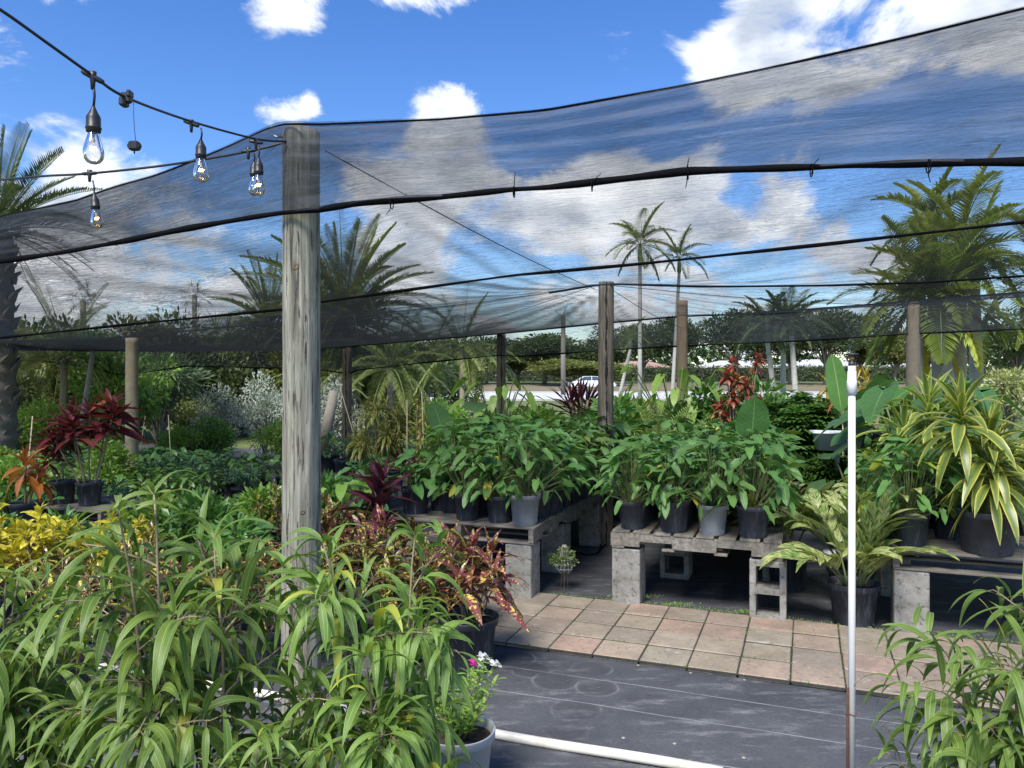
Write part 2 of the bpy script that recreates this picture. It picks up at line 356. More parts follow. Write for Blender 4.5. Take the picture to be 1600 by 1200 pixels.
# black woven ground cloth
m, t, L = newmat('woven_ground_cloth')
n1 = noise(t, 1.3, 9, rough=.7); n2 = noise(t, 90, 3); n3 = noise(t, 3, 7, rough=.75, sc3=(1, 3, 1)); n4 = noise(t, .55, 3)
col = mixc(t, mrange(t, n1, .35, .7), (.056, .059, .066), (.118, .123, .133)); col = mixc(t, mrange(t, n3, .52, .72), col, (.24, .245, .25))
col = mixc(t, mathn(t, 'MULTIPLY', mrange(t, n2, .3, .7), .35), col, (.03, .032, .04))
tc = t.nodes.new('ShaderNodeTexCoord')
for (u, v, r) in ((830, 1048, .105), (868, 1065, .12), (925, 1046, .11), (933, 1075, .11), (900, 1110, .12), (885, 1143, .1), (800, 1030, .13)):   # dusty rings where pots stood
    g = gp(u, v); vd = t.nodes.new('ShaderNodeVectorMath'); vd.operation = 'DISTANCE'; vd.inputs[1].default_value = g; L(tc.outputs['Object'], vd.inputs[0])
    wob = mathn(t, 'ADD', vd.outputs['Value'], mathn(t, 'MULTIPLY', mathn(t, 'SUBTRACT', noise(t, 9, 3), .5), .02))
    col = mixc(t, mathn(t, 'MULTIPLY', mrange(t, wob, r, r-.03), .4), col, (.045, .045, .05))
    k = mathn(t, 'MULTIPLY', mrange(t, mathn(t, 'ABSOLUTE', mathn(t, 'SUBTRACT', wob, r)), .012, 0), mathn(t, 'MULTIPLY', mrange(t, noise(t, 5, 4), .45, .62), .28)); col = mixc(t, k, col, (.3, .3, .29))
for (ua, va, ub, vb) in ((940, 1064, 1240, 1108), (900, 1098, 1240, 1150), (800, 1150, 1240, 1215)):      # the cloth's woven marker lines
    a_ = Vector(gp(ua, va)); b_ = Vector(gp(ub, vb)); d_ = (b_-a_).normalized(); nn = Vector((-d_.y, d_.x, 0))
    dp = t.nodes.new('ShaderNodeVectorMath'); dp.operation = 'DOT_PRODUCT'; dp.inputs[1].default_value = nn; L(tc.outputs['Object'], dp.inputs[0])
    dd = mathn(t, 'ABSOLUTE', mathn(t, 'SUBTRACT', mathn(t, 'ADD', dp.outputs['Value'], mathn(t, 'MULTIPLY', mathn(t, 'SUBTRACT', noise(t, 1.2, 2), .5), .05)), nn.dot(a_)))
    col = mixc(t, mathn(t, 'MULTIPLY', mrange(t, dd, .005, .0025), mrange(t, noise(t, 6, 4), .35, .6, .35, 1)), col, (.26, .27, .27))
WEED = finish(m, t, col, .75, mathn(t, 'ADD', mathn(t, 'MULTIPLY', n2, .12), mathn(t, 'ADD', n4, mathn(t, 'MULTIPLY', n1, .6))), .5, .03, .3)
sheet('weed_mat', [tuple(grid(P1, a, b)[:2]) for a, b in ((-16, -6), (9, -6), (9, 9.2), (-16, 9.2))], .004, WEED)
# paver path: every slab a chamfered block, colour per slab
m, t, L = newmat('sandstone_paver')
ge = t.nodes.new('ShaderNodeNewGeometry'); rp = ge.outputs['Random Per Island']
col = ramp(t, rp, (0, (.41, .335, .235)), (.3, (.49, .41, .30)), (.5, (.50, .335, .25)), (.7, (.35, .29, .22)), (.85, (.42, .365, .27)), (1, (.54, .455, .32)))
n1 = noise(t, 6, 8, rough=.7); n2 = noise(t, 45, 5); n3 = noise(t, 11, 6, rough=.7, dist=1.2, sc3=(1, 2.2, 1))
col = mixc(t, mrange(t, n1, .35, .7), mixc(t, .6, col, (.2, .16, .12)), col); col = mixc(t, mrange(t, n3, .58, .75), col, (.58, .54, .48)); col = mixc(t, mrange(t, n2, .56, .7, 0, .6), col, (.13, .11, .08)); col = mixc(t, mrange(t, noise(t, 2.2, 7, rough=.7), .5, .72, 0, .55), col, (.2, .17, .13))
PAVE = finish(m, t, col, .8, n2, .35, .004)
S = .262; b = MB(); rr = random.Random(3)
for i in range(-12, 14):
    for j in range(4):
        c = grid(P1, (i+.5)*S, (j+.5)*S); g = .0035
        Mx = Matrix.Translation((c[0]+rr.uniform(-.0015, .0015), c[1], .017+rr.uniform(-.0025, .003))) @ Matrix.Rotation(YAW+rr.uniform(-.006, .006), 4, 'Z')
        b.bbox((0, 0, 0), (S-2*g, S-.014, .026), .004, Mx)
tag(b.build('paver_path', PAVE), kind='structure')
sheet('path_bedding', [tuple(grid(P1, a, c)[:2]) for a, c in ((-12*S-.01, -.01), (14*S+.01, -.01), (14*S+.01, 4*S+.01), (-12*S-.01, 4*S+.01))], .0262, plain('dark_joint_sand', (.045, .045, .028), .95, .5, 40, .6))
# moss and weeds in the joints and along the back edge
f = FM(); rg = np.random.default_rng(5); P = []
for i in range(-12, 14):
    for j in range(5):
        for k in range(26):                                    # across-joints
            if rg.random() < .5*max(0, math.sin(i*2.1+j*1.7)): P.append(grid(P1, (i+rg.random())*S, j*S+rg.normal()*.004))
    for k in range(90):
        if rg.random() < .35*max(0, math.sin(i*1.3+k*.05))+.05: P.append(grid(P1, i*S+rg.normal()*.005, rg.random()*4*S))
for k in range(1500):
    a = rg.random()*5-.6; P.append(grid(P1, a, 4*S+abs(rg.normal())*.022*(1+.8*math.sin(a*3.1))))
for (u, v, r, n) in ((990, 938, .09, 350), (1055, 950, .07, 120), (1180, 962, .08, 220), (1195, 966, .05, 120)):
    g = gp(u, v)
    for k in range(n): P.append(np.array((g[0]+rg.normal()*r, g[1]+rg.normal()*.018-(rg.normal()*r)*.0, 0)))
P = np.array(P); P[:, 2] = .027; D = sph(len(P), rg); D[:, 2] = np.abs(D[:, 2])+.3
f.cards(P, D, rg.uniform(.006, .018, len(P)), rg.uniform(.004, .01, len(P)), rng=rg)
tag(ob('weeds', f.mesh('weeds', M['lime'])), 'small green weeds growing in the joints of the pavers', 'weeds', kind='stuff')
# debris: dead leaves, pebbles and staple heads on the cloth
f = FM(); n = 240; X = np.stack([rg.uniform(-.6, 2.2, n), rg.uniform(2.8, 5.3, n), np.full(n, .034)], 1)
X[:, 2] = np.where(((X-P1)@E2 > 0) & ((X-P1)@E2 < 4*S), .034, .009); D = sph(n, rg); D[:, 2] *= .15
f.leaves(X, D, rg.uniform(.004, .026, n)*rg.random(n), rg.uniform(.003, .011, n), .2, 'ovate', 2, .5, rng=rg)
tag(ob('leaf_litter', f.mesh('leaf_litter', plain('dead_leaf', (.2, .12, .06), .9, .5))), 'small dead leaves scattered on the pavers and dark cloth', 'leaf litter', kind='stuff')
PINM = plain('tarnished_pin', (.3, .28, .24), .6, .3, 60)
WHT = plain('weathered_white_plastic', (.72, .7, .64), .45, .08, 6, .1, dirt=(.4, .33, .22))
for i, (u, v, wd) in enumerate(((974, 1155, 'left of the three'), (1054, 1164, 'middle of the three'), (1162, 1186, 'right of the three'), (997, 1041, 'at the paver corner'), (1079, 1053, 'at the second paver corner'), (1163, 1064, 'at the third paver corner'))):
    b = MB(); b.lathe([(.009, 0), (.009, .002), (.006, .0035), (.002, .004)], 12); g = gp(u, v)
    o = b.build('ground_staple', PINM, None, (g[0], g[1], .005)); tag(o, 'small pale pin head holding down the dark ground cloth, '+wd, 'pin', 'pins holding the ground cloth')
# ---------------------------------------------------------------- road, verge, far side
sheet('road', [(-400, 47), (400, 47), (400, 66), (-400, 66)], .012, plain('pale_sunlit_concrete', (.5, .5, .49), .9, .12, .5, .1))
b = MB()
for y0, y1, z in ((66, 66.3, .14), (46.7, 47, .1)): b.box((0, (y0+y1)/2, z/2), (800, y1-y0, z))
tag(b.build('kerb', plain('kerb_concrete', (.4, .39, .37), .9)), kind='structure')
b = MB(); b.add([(-400, 66.3, .13), (400, 66.3, .13), (400, 67.6, .5), (-400, 67.6, .5), (400, 69.4, .5), (-400, 69.4, .5), (400, 70.2, .02), (-400, 70.2, .02), (400, 79, .02), (-400, 79, .02), (400, 81, .35), (-400, 81, .35), (400, 96, .55), (-400, 96, .55)], [(0, 1, 2, 3), (3, 2, 4, 5), (5, 4, 6, 7), (7, 6, 8, 9), (9, 8, 10, 11), (11, 10, 12, 13)])
tag(b.build('dry_verge', grassmat('dry_grass', (.14, .12, .065), (.22, .19, .11), 1)), kind='structure')
b = MB(); b.add([(-500, 96, .56), (500, 96, .56), (500, 175, .3), (-500, 175, .3)], [(0, 1, 2, 3)])
tag(b.build('far_lawn', grassmat('far_lawn_grass', (.09, .14, .035), (.15, .2, .06), 1)), kind='structure')
# ================================================================ wooden posts
m, t, L = newmat('weathered_round_post')
tc = t.nodes.new('ShaderNodeTexCoord')
g1 = noise(t, 9, 8, tc.outputs['Object'], .6, .4, (3, 3, .4)); g2 = noise(t, 22, 6, tc.outputs['Object'], .65, .35, (3, 3, .2)); g3 = noise(t, 2.2, 5)
col = ramp(t, g1, (.3, (.13, .115, .09)), (.45, (.24, .22, .17)), (.6, (.35, .33, .26)), (.75, (.22, .23, .18)))
col = mixc(t, mrange(t, g3, .45, .7, 0, .6), col, (.22, .25, .185))
wv = t.nodes.new('ShaderNodeTexWave'); wv.bands_direction = 'X'; wv.inputs['Scale'].default_value = 9; wv.inputs['Distortion'].default_value = 6; wv.inputs['Detail'].default_value = 4; wv.inputs['Detail Scale'].default_value = 1.2
mp = t.nodes.new('ShaderNodeMapping'); mp.inputs['Scale'].default_value = (1, 1, .09); L(tc.outputs['Object'], mp.inputs[0]); L(mp.outputs[0], wv.inputs['Vector'])
col = mixc(t, mathn(t, 'MULTIPLY', mrange(t, wv.outputs[1], .78, 1), .55), col, (.12, .1, .08))
g4 = noise(t, 60, 4, tc.outputs['Object'], .6, .1, (3, 3, .06)); col = mixc(t, mrange(t, g4, .54, .62, 0, .8), col, (.1, .09, .075)); sx = t.nodes.new('ShaderNodeSeparateXYZ'); L(tc.outputs['Object'], sx.inputs[0]); wz = mathn(t, 'MULTIPLY', mathn(t, 'SUBTRACT', noise(t, 6, 4), .5), .03)
kx = mrange(t, mathn(t, 'ABSOLUTE', mathn(t, 'ADD', mathn(t, 'ADD', sx.outputs[0], .004), wz)), .02, .003); kz = mathn(t, 'MULTIPLY', mrange(t, sx.outputs[2], 1.72, 1.86), mrange(t, sx.outputs[2], 2.09, 2.05))
col = mixc(t, mathn(t, 'MULTIPLY', mathn(t, 'MULTIPLY', kx, kz), mathn(t, 'MULTIPLY', mathn(t, 'LESS_THAN', sx.outputs[1], 0.0), .85)), col, (.07, .06, .045)); crk = mrange(t, g2, .57, .62); col = mixc(t, crk, col, (.06, .05, .04))
POST = finish(m, t, col, .85, mathn(t, 'SUBTRACT', mathn(t, 'ADD', g1, wv.outputs[1]), mathn(t, 'MULTIPLY', crk, 3)), .6, .004)
m, t, L = newmat('dark_rotten_post')
g1 = noise(t, 14, 8, None, .65, .5, (3, 3, .25)); g3 = noise(t, 7, 6)
col = ramp(t, g1, (.3, (.025, .022, .02)), (.5, (.12, .10, .078)), (.7, (.2, .175, .14)))
col = mixc(t, mrange(t, g3, .55, .7, 0, .6), col, (.09, .1, .06))
tc = t.nodes.new('ShaderNodeTexCoord'); sx = t.nodes.new('ShaderNodeSeparateXYZ'); L(tc.outputs['Object'], sx.inputs[0])      # the rotted split running down the post
wbl = mathn(t, 'MULTIPLY', mathn(t, 'SUBTRACT', noise(t, 2.2, 5, sc3=(0, 0, 1.5)), .5), .075); wdt = mrange(t, noise(t, 4, 4, sc3=(0, 0, 1.3)), .38, .62, .001, .016)
dx = mathn(t, 'ABSOLUTE', mathn(t, 'SUBTRACT', mathn(t, 'SUBTRACT', sx.outputs[0], .008), wbl)); hit = mathn(t, 'MULTIPLY', mathn(t, 'LESS_THAN', dx, wdt), mathn(t, 'LESS_THAN', sx.outputs[1], 0.0)); col = mixc(t, hit, col, (.008, .007, .006))
POSTD = finish(m, t, col, .9, g1, .9, .01)
def post(u, vtop, Y, r, label, mat, chip=0, lean=(0, 0), seed=0, zt=None, crack=False):
    x, y, z = at(u, vtop, Y); z = zt or z; rr = random.Random(seed); n = 28; rows = 34; b = MB(); vs = []
    for i in range(rows+1):
        h = z*i/rows; k = 1+.05*(1-i/rows)
        for j in range(n):
            a = 2*math.pi*j/n; rad = r*k*(1+.018*math.sin(2*a+h*1.7+seed)+.012*math.sin(5*a+h*3.1+seed*2)+rr.uniform(-.006, .006))
            if crack: rad *= 1-.17*math.exp(-((a-4.75-.12*math.sin(h*5))/.09)**2)*(.35+.65*math.sin(h*2.2)**2)
            vs.append((rad*math.cos(a)+lean[0]*h, rad*math.sin(a)+lean[1]*h, h))
    fs = [(i*n+j, i*n+(j+1) % n, (i+1)*n+(j+1) % n, (i+1)*n+j) for i in range(rows) for j in range(n)]
    if chip: vs = [(p[0], p[1], min(p[2], z-chip*max(0, -p[0]/r-.15)*.9-.01*max(0, p[0]/r))) for p in vs]
    b.add(vs, fs, True); top = [rows*n+j for j in range(n)]
    c = len(b.v); b.v.append((lean[0]*z, lean[1]*z, z+.002)); b.f += [(top[j], top[(j+1) % n], c) for j in range(n)]; b.m += [0]*n; b.sm += [False]*n
    b.k = 0
    root = b.build('wooden_post', mat, None, (x, y, 0)); tag(root, label, 'post', 'wooden posts holding up the shade cloth'); return root
P0 = post(471, 203, 3.25, .0775, 'thick pale grey round post in the foreground with string lights at its top', POST, .03, (.0, .0), 1)
KN = plain('dark_knot_wood', (.13, .09, .055), .9, .4, 40)
for (z, a, s_) in ((2.045, -1.6, 1.25), (1.03, -1.25, .9)):
    b = MB()
    Mx = Matrix.Translation((.079*math.cos(a), .079*math.sin(a), z)) @ Matrix.Rotation(a, 4, 'Z') @ Matrix.Rotation(R(90), 4, 'Y')
    b.lathe([(.012*s_, -.004), (.012*s_, .001), (.007*s_, .002), (.003*s_, -.001)], 14, M=Mx); b.build('knot', KN, P0)
b = MB(); b.tube([(-.06, -.06, 2.585), (-.085, -.075, 2.583), (-.095, -.07, 2.59)], .004, .004, 8); b.build('nail_hook', plain('galvanised_steel', (.35, .35, .36), .45, .1, metal=.8), P0)
PA = post(945, 441, 7.2, .073, 'dark cracked post with a black rotted split, between left and middle benches', POSTD, 0, (.006, 0), 2, crack=True)
PB = post(1066, 470, 10.45, .073, 'brown post behind the middle bench, next right of the dark cracked post', plain('brown_post_wood', (.17, .125, .08), .9, .35, 12, .6, dirt=(.12, .13, .08)), 0, (0, 0), 3, crack=True)
PC = post(783, 522, 11.5, .068, 'dark scaly thin post left of the white car', POSTD, 0, (0, 0), 4)
PD = post(541, 545, 12.4, .075, 'leaning blackened post beside the gold striped dracaena', POSTD, 0, (.01, 0), 5)
PE = post(206, 528, 9.4, .072, 'tan post on the left behind the maroon cordyline', plain('tan_post_wood', (.32, .27, .18), .85, .25, 14, .5, dirt=(.13, .1, .07)), 0, (0, 0), 6)
PF = post(1427, 472, 9.5, .078, 'grey brown post on the right in front of the palm clump', plain('greybrown_post_wood', (.2, .165, .12), .85, .3, 14, .6), 0, (0, 0), 7)
b = MB(); b.lathe([(.075, 0), (.078, .03), (.073, .06)], 20, cap=False); b.tube([(-.075, -.02, .02), (-.4, -.1, -.06), (-.9, -.3, -.12)], .004, .004, 5)
o = b.build('black_strap', plain('black_rubber', (.02, .02, .02), .5), PB, (0, 0, 1.12)); 
# ================================================================ shade cloth
m, t, L = newmat('black_shade_mesh')
tc = t.nodes.new('ShaderNodeTexCoord'); lw = t.nodes.new('ShaderNodeLayerWeight'); lw.inputs[0].default_value = .5
at_ = t.nodes.new('ShaderNodeAttribute'); at_.attribute_name = 'cloth'       # x: along, y: across, z: extra density
sp = t.nodes.new('ShaderNodeSeparateXYZ'); L(at_.outputs['Vector'], sp.inputs[0])
cosv = mathn(t, 'MAXIMUM', mathn(t, 'SUBTRACT', 1.0, lw.outputs['Facing']), .05)
w1 = noise(t, 1.6, 6, at_.outputs['Vector'], .62, 1.6, (.55, 4.2, 0)); w2 = noise(t, 4.3, 5, at_.outputs['Vector'], .6, 2.6, (.7, 5, 0)); w3 = noise(t, .8, 3, at_.outputs['Vector'], .5, .8, (.7, 1.6, 0))
wb = noise(t, 5, 5, at_.outputs['Vector'], .6, 2.0, (.8, 4.0, 0)); bw = t.nodes.new('ShaderNodeBump'); bw.inputs['Strength'].default_value = 1; bw.inputs['Distance'].default_value = .014; L(wb, bw.inputs['Height']); L(bw.outputs[0], lw.inputs['Normal'])
pm = mrange(t, noise(t, .9, 3, at_.outputs['Vector'], .5, 1.0, (.8, 2.2, 0)), .38, .62)
w4 = noise(t, 9, 5, at_.outputs['Vector'], .6, 2.4, (1.1, 3.2, 0))
ripple = mathn(t, 'MULTIPLY', mathn(t, 'SUBTRACT', w4, .5), mathn(t, 'MULTIPLY', mathn(t, 'MULTIPLY', pm, .8), mrange(t, sp.outputs[0], -.5, -3.0, 1, 2.6)))
cre = mathn(t, 'ADD', ripple, mathn(t, 'MULTIPLY', mathn(t, 'MULTIPLY', mrange(t, mathn(t, 'ABSOLUTE', mathn(t, 'SUBTRACT', w1, .5)), .012, 0), .3), pm))
cre2 = mathn(t, 'MULTIPLY', mrange(t, mathn(t, 'ABSOLUTE', mathn(t, 'SUBTRACT', w2, .5)), .022, 0), .08)
den = mathn(t, 'ADD', mathn(t, 'ADD', cre, cre2), mathn(t, 'MULTIPLY', mathn(t, 'SUBTRACT', w3, .45), .28))
den = mathn(t, 'ADD', mathn(t, 'ADD', den, .24), sp.outputs[2])           # optical density at normal view
den = mathn(t, 'MAXIMUM', den, .06)
T_ = mathn(t, 'POWER', 2.718, mathn(t, 'MULTIPLY', mathn(t, 'DIVIDE', den, mathn(t, 'POWER', cosv, .62)), -1.0))
T_ = mathn(t, 'MINIMUM', T_, .92)
tr = t.nodes.new('ShaderNodeBsdfTransparent'); df = t.nodes.new('ShaderNodeBsdfDiffuse'); df.inputs[0].default_value = (.035, .037, .042, 1)
tl = t.nodes.new('ShaderNodeBsdfTranslucent'); tl.inputs[0].default_value = (.03, .032, .036, 1)
gl = t.nodes.new('ShaderNodeBsdfGlossy'); gl.inputs[0].default_value = (.10, .11, .13, 1); gl.inputs['Roughness'].default_value = .55
a1 = t.nodes.new('ShaderNodeMixShader'); a1.inputs[0].default_value = .5; L(df.outputs[0], a1.inputs[1]); L(tl.outputs[0], a1.inputs[2])
a2 = t.nodes.new('ShaderNodeMixShader'); a2.inputs[0].default_value = .35; L(a1.outputs[0], a2.inputs[1]); L(gl.outputs[0], a2.inputs[2])
bp = t.nodes.new('ShaderNodeBump'); bp.inputs['Strength'].default_value = .8; bp.inputs['Distance'].default_value = .01; L(w1, bp.inputs['Height']); L(bp.outputs[0], gl.inputs['Normal']); L(bp.outputs[0], df.inputs['Normal'])
ms = t.nodes.new('ShaderNodeMixShader'); L(T_, ms.inputs[0]); L(a2.outputs[0], ms.inputs[1]); L(tr.outputs[0], ms.inputs[2])
o_ = t.nodes.new('ShaderNodeOutputMaterial'); L(ms.outputs[0], o_.inputs[0])
CLOTH = m; HEM = plain('black_cloth_hem', (.006, .006, .007), 1.0, .4, 60, .6, spec=.05)
O0 = np.array((-.9, 3.25, 0.0))            # origin of the cloth grid: foot of the front post
def onrow(s, pts, dz=0):                    # photo points lying on the cloth row s -> (t along E1, height)
    out = []
    B = O0+E2*s
    for (u, v) in pts:
        k = (u-CU)/F; tt = (k*B[1]-B[0])/(E1[0]-k*E1[1]); Y = B[1]+E1[1]*tt; out.append((tt, CAMZ-(v-HV)/F*Y+dz))
    out.sort(); return np.array(out)
ROWS = [
 (0.0, onrow(0, [(0, 350), (143, 320), (200, 300), (267, 282), (367, 243), (447, 207), (472, 203), (510, 205), (700, 198), (860, 185), (1000, 161), (1070, 149), (1200, 123), (1400, 79), (1600, 31)])),
 (2.2, onrow(2.2, [(0, 527), (200, 506), (443, 482), (500, 471), (800, 429), (1000, 411), (1300, 379), (1600, 345)])),
 (4.28, onrow(4.28, [(0, 534), (200, 525), (500, 498), (700, 478), (850, 458), (930, 445), (960, 443), (1100, 447), (1300, 445), (1450, 440), (1600, 430)])),
 (7.88, onrow(7.88, [(-100, 538), (0, 540), (180, 538), (440, 546), (540, 541), (780, 521), (930, 506), (1050, 495), (1080, 493), (1150, 491), (1300, 480), (1430, 470), (1600, 456)]))]
def zrow(i, tt): r = ROWS[i][1]; return np.interp(tt, r[:, 0], r[:, 1])
def clothz(s, tt):                           # height of the roof at grid (tt, s)
    ss = [r[0] for r in ROWS]; zs = [zrow(i, tt) for i in range(4)]
    k = np.clip(np.searchsorted(ss, s, 'right')-1, 0, 2); a = (s-ss[k])/(ss[k+1]-ss[k])
    z = zs[k]*(1-a)+zs[k+1]*a
    sag = (.0, .05, .10)[k]*np.sin(np.pi*a)
    return z-sag
def griddata(name, nt_, ns_, fn, mat, parent, dens):
    T = np.linspace(0, 1, nt_); Q = np.linspace(0, 1, ns_); V = []; A = []
    for q in Q:
        for k in T: p, a = fn(k, q); V.append(p); A.append((a[0], a[1], dens(k, q)))
    me = bpy.data.meshes.new(name); i, j = np.meshgrid(np.arange(nt_-1), np.arange(ns_-1)); b0 = (j*nt_+i).ravel()
    F4 = np.stack([b0, b0+1, b0+nt_+1, b0+nt_], 1)
    me.from_pydata([tuple(v) for v in V], [], [tuple(int(x) for x in f) for f in F4])
    at2 = me.attributes.new('cloth', 'FLOAT_VECTOR', 'POINT'); at2.data.foreach_set('vector', np.array(A).ravel().astype(np.float32))
    me.polygons.foreach_set('use_smooth', np.ones(len(F4), bool)); me.materials.append(mat); me.update()
    return ob(name, me, parent)
SC = empty('shade_cloth'); tag(SC, 'black mesh shade cloth stretched over the wooden posts with sagging side skirts', 'shade cloth')
def wr(a, b_, amp):                          # ripples of the cloth
    return amp*(2.2*mnoise.noise(Vector((a*.7, b_*3.1, 0)))+1.2*mnoise.noise(Vector((a*1.5, b_*9, 4)))+.5*mnoise.noise(Vector((a*3, b_*17, 9))))
T0, T1 = -16., 5.2
TMIN = -14.
PAX = np.array(((945-CU)/F*7.2, 7.2, 0)); _d = PAX-O0; PAT, PAS = float(_d@E1), float(_d@E2)
def roofdens(k, q):                          # folds gathered where the cloth is tied to the middle post
    s = 7.88*q; tmin = -5.5-s*1.1; tt = tmin+(T1-tmin)*k; a = tt-PAT; b_ = s-PAS; d = math.hypot(a, b_); an = math.atan2(b_, -a)
    fold = max(0, math.sin(an*19+1.2*math.sin(d*1.1)))**3+.7*max(0, math.sin(an*43+2))**2
    w_ = math.exp(-(d/4.2)**2)*min(1, d*1.5)*(1 if a < 0 else .35)
    lo = max(0, min(1, (s-2.3)/.9))*max(0, min(1, (.4-tt)/2.6))
    return -.07+.45*fold*w_+.2*max(0, min(1, (s-6.9)/.9))+.55*lo*(.8+.9*max(0, min(1, (s-4.5)/2)))+(.14 if tt < 0 else 0)*min(1, -min(0, tt)/1.5)
def froof(k, q):
    s = -.085+7.965*q; tmin = -5.5-s*1.1; tt = tmin+(T1-tmin)*k; z = float(clothz(s, tt))
    e = min(1, max(0, s*2), (7.88-s)*2); p = O0+E1*tt+E2*s; z += wr(tt, s, .006)*max(0, e)
    return (p[0], p[1], z), (tt, s)
griddata('roof_panel', 260, 170, froof, CLOTH, SC, roofdens)
hem = onrow(-.06, [(0, 412), (100, 398), (200, 380), (300, 360), (400, 343), (447, 336), (505, 331), (560, 322), (640, 315), (700, 311), (805, 300), (860, 297), (1000, 281), (1075, 272), (1200, 268), (1300, 265), (1450, 260), (1600, 258)])
def hemz(tt): return float(np.interp(tt, hem[:, 0], hem[:, 1]))
def ffront(k, q):
    tt = -5.5+(T1+5.5)*k; z0 = float(zrow(0, tt)); z1 = hemz(tt); z = z0+(z1-z0)*q
    bul = -.085-.01*min(1, q*10)-.06*q*mnoise.noise(Vector((tt*1.1, q, 0)))-.03*q*mnoise.noise(Vector((tt*5, q*2, 3)))-.014*mnoise.noise(Vector((tt*1.5, q*9, 7)))
    p = O0+E1*tt+E2*bul; return (p[0], p[1], z), (tt, q*.4+11)
griddata('front_skirt', 300, 26, ffront, CLOTH, SC, lambda k, q: .42)
bh = onrow(7.9, [(-100, 560), (0, 562), (85, 566), (150, 577), (195, 587), (215, 584), (290, 572), (440, 575), (500, 578), (545, 584), (560, 578), (660, 567), (782, 555), (810, 557), (940, 548), (1000, 544), (1080, 540), (1300, 530), (1430, 521), (1600, 514)])
def fback(k, q):
    tt = -14+(T1+14)*k; z0 = float(zrow(3, tt)); z1 = float(np.interp(tt, bh[:, 0], bh[:, 1])); p = O0+E1*tt+E2*(7.9+.05*math.sin(tt*3)*q)
    return (p[0], p[1], z0+(z1-z0)*q), (tt, q*.4+31)
griddata('back_skirt', 240, 8, fback, CLOTH, SC, lambda k, q: .42)
def line(name, fn, t0, t1, n, r, rf=None, k=6):
    b = MB(); b.tube([fn(t0+(t1-t0)*i/(n-1)) for i in range(n)], r, r, k, rf); return b.build(name, HEM, SC)
def rowline(s, zf, dy=0): return lambda tt: tuple((O0+E1*tt+E2*(s+dy))[:2])+(zf(tt),)
rf1 = lambda a: .55+.35*abs(math.sin(a*31))+.25*math.sin(a*97)**2
line('front_hem', rowline(0, hemz, -.10), -5.5, T1, 260, .0135, rf1, 8)
line('front_ridge', rowline(0, lambda tt: float(zrow(0, tt))+.002, -.085), -5.5, T1, 120, .004)
line('middle_seam', rowline(2.2, lambda tt: float(zrow(1, tt))-.006), -8, T1, 90, .0125, lambda a: .8+.2*math.sin(a*60))
line('rear_seam', rowline(4.28, lambda tt: float(zrow(2, tt))-.006), -.3, T1, 60, .009)
line('back_ridge', rowline(7.88, lambda tt: float(zrow(3, tt))-.004), -14, T1, 110, .012)
line('back_hem', rowline(7.9, lambda tt: float(np.interp(tt, bh[:, 0], bh[:, 1]))), -14, T1, 150, .012, lambda a: .8+.3*math.sin(a*70))
for (u, v, dz, dx) in ((612, 318, -.045, -.02), (803, 300, .07, .005), (925, 290, .04, .03), (1075, 271, -.05, -.01), (1074, 268, .045, .004), (1268, 266, .035, .02), (1451, 260, -.05, 0)):
    q = onrow(-.12, [(u, v)])[0]; p = O0+E1*q[0]+E2*(-.12); b = MB()
    b.tube([(p[0], p[1], q[1]-.012*np.sign(dz)), (p[0]+dx*.4, p[1], q[1]+dz*.6), (p[0]+dx, p[1]-.01, q[1]+dz)], .0022, .0012, 5)
    b.tube([(p[0]+.017*math.cos(a)*.2, p[1]+.1+.0-.1+.02*math.cos(a), q[1]+.02*math.sin(a)) for a in np.linspace(0, 6.28, 13)], .002, .002, 5)
    b.build('cable_tie', HEM, SC)
# support wires from the front post and the middle post
def wire(name, a, b_, label, sag=.03, r=.003):
    a = Vector(a); b_ = Vector(b_); b = MB(); b.tube([a.lerp(b_, i/16)+Vector((0, 0, -sag*math.sin(math.pi*i/16))) for i in range(17)], r, r, 5)
    o = b.build(name, HEM); tag(o, label, 'wire', 'wires under the shade cloth')
wire('support_wire', at(509, 236, 3.3), at(930, 452, 7.1), 'thin black wire running from the foreground post to the dark cracked post')
wire('support_wire', at(955, 452, 7.2), at(1064, 512, 10.4), 'thin wire from the dark cracked post to the brown post behind it')
wire('support_wire', at(955, 446, 7.2), at(1430, 478, 9.4), 'long thin wire from the dark cracked post to the grey brown post on the right', .04)
wire('support_wire', at(1427, 477, 9.4), at(1640, 400, 5.6), 'thin wire rising right from the grey brown post', .05)
wire('support_wire', at(920, 450, 7.15), at(640, 535, 11.8), 'thin wire slanting down left from the dark cracked post', .02)
# ================================================================ string lights
CORD = plain('black_cord_rubber', (.018, .018, .02), .45, .2, 30, .1)
m, t, L = newmat('bulb_glass'); gls = t.nodes.new('ShaderNodeBsdfGlass'); gls.inputs['IOR'].default_value = 1.12; gls.inputs['Roughness'].default_value = 0; gls.inputs[0].default_value = (.98, .97, .95, 1)
tr = t.nodes.new('ShaderNodeBsdfTransparent'); gs = t.nodes.new('ShaderNodeBsdfGlossy'); gs.inputs['Roughness'].default_value = .03; fr = t.nodes.new('ShaderNodeFresnel'); fr.inputs[0].default_value = 1.5
ms = t.nodes.new('ShaderNodeMixShader'); L(fr.outputs[0], ms.inputs[0]); L(tr.outputs[0], ms.inputs[1]); L(gs.outputs[0], ms.inputs[2]); tr.inputs[0].default_value = (.93, .92, .9, 1)
o_ = t.nodes.new('ShaderNodeOutputMaterial'); L(ms.outputs[0], o_.inputs[0]); GLASS = m
m, t, L = newmat('glowing_filament'); e = t.nodes.new('ShaderNodeEmission'); e.inputs[0].default_value = (1, .5, .12, 1); e.inputs[1].default_value = 16; o_ = t.nodes.new('ShaderNodeOutputMaterial'); L(e.outputs[0], o_.inputs[0]); FILA = m
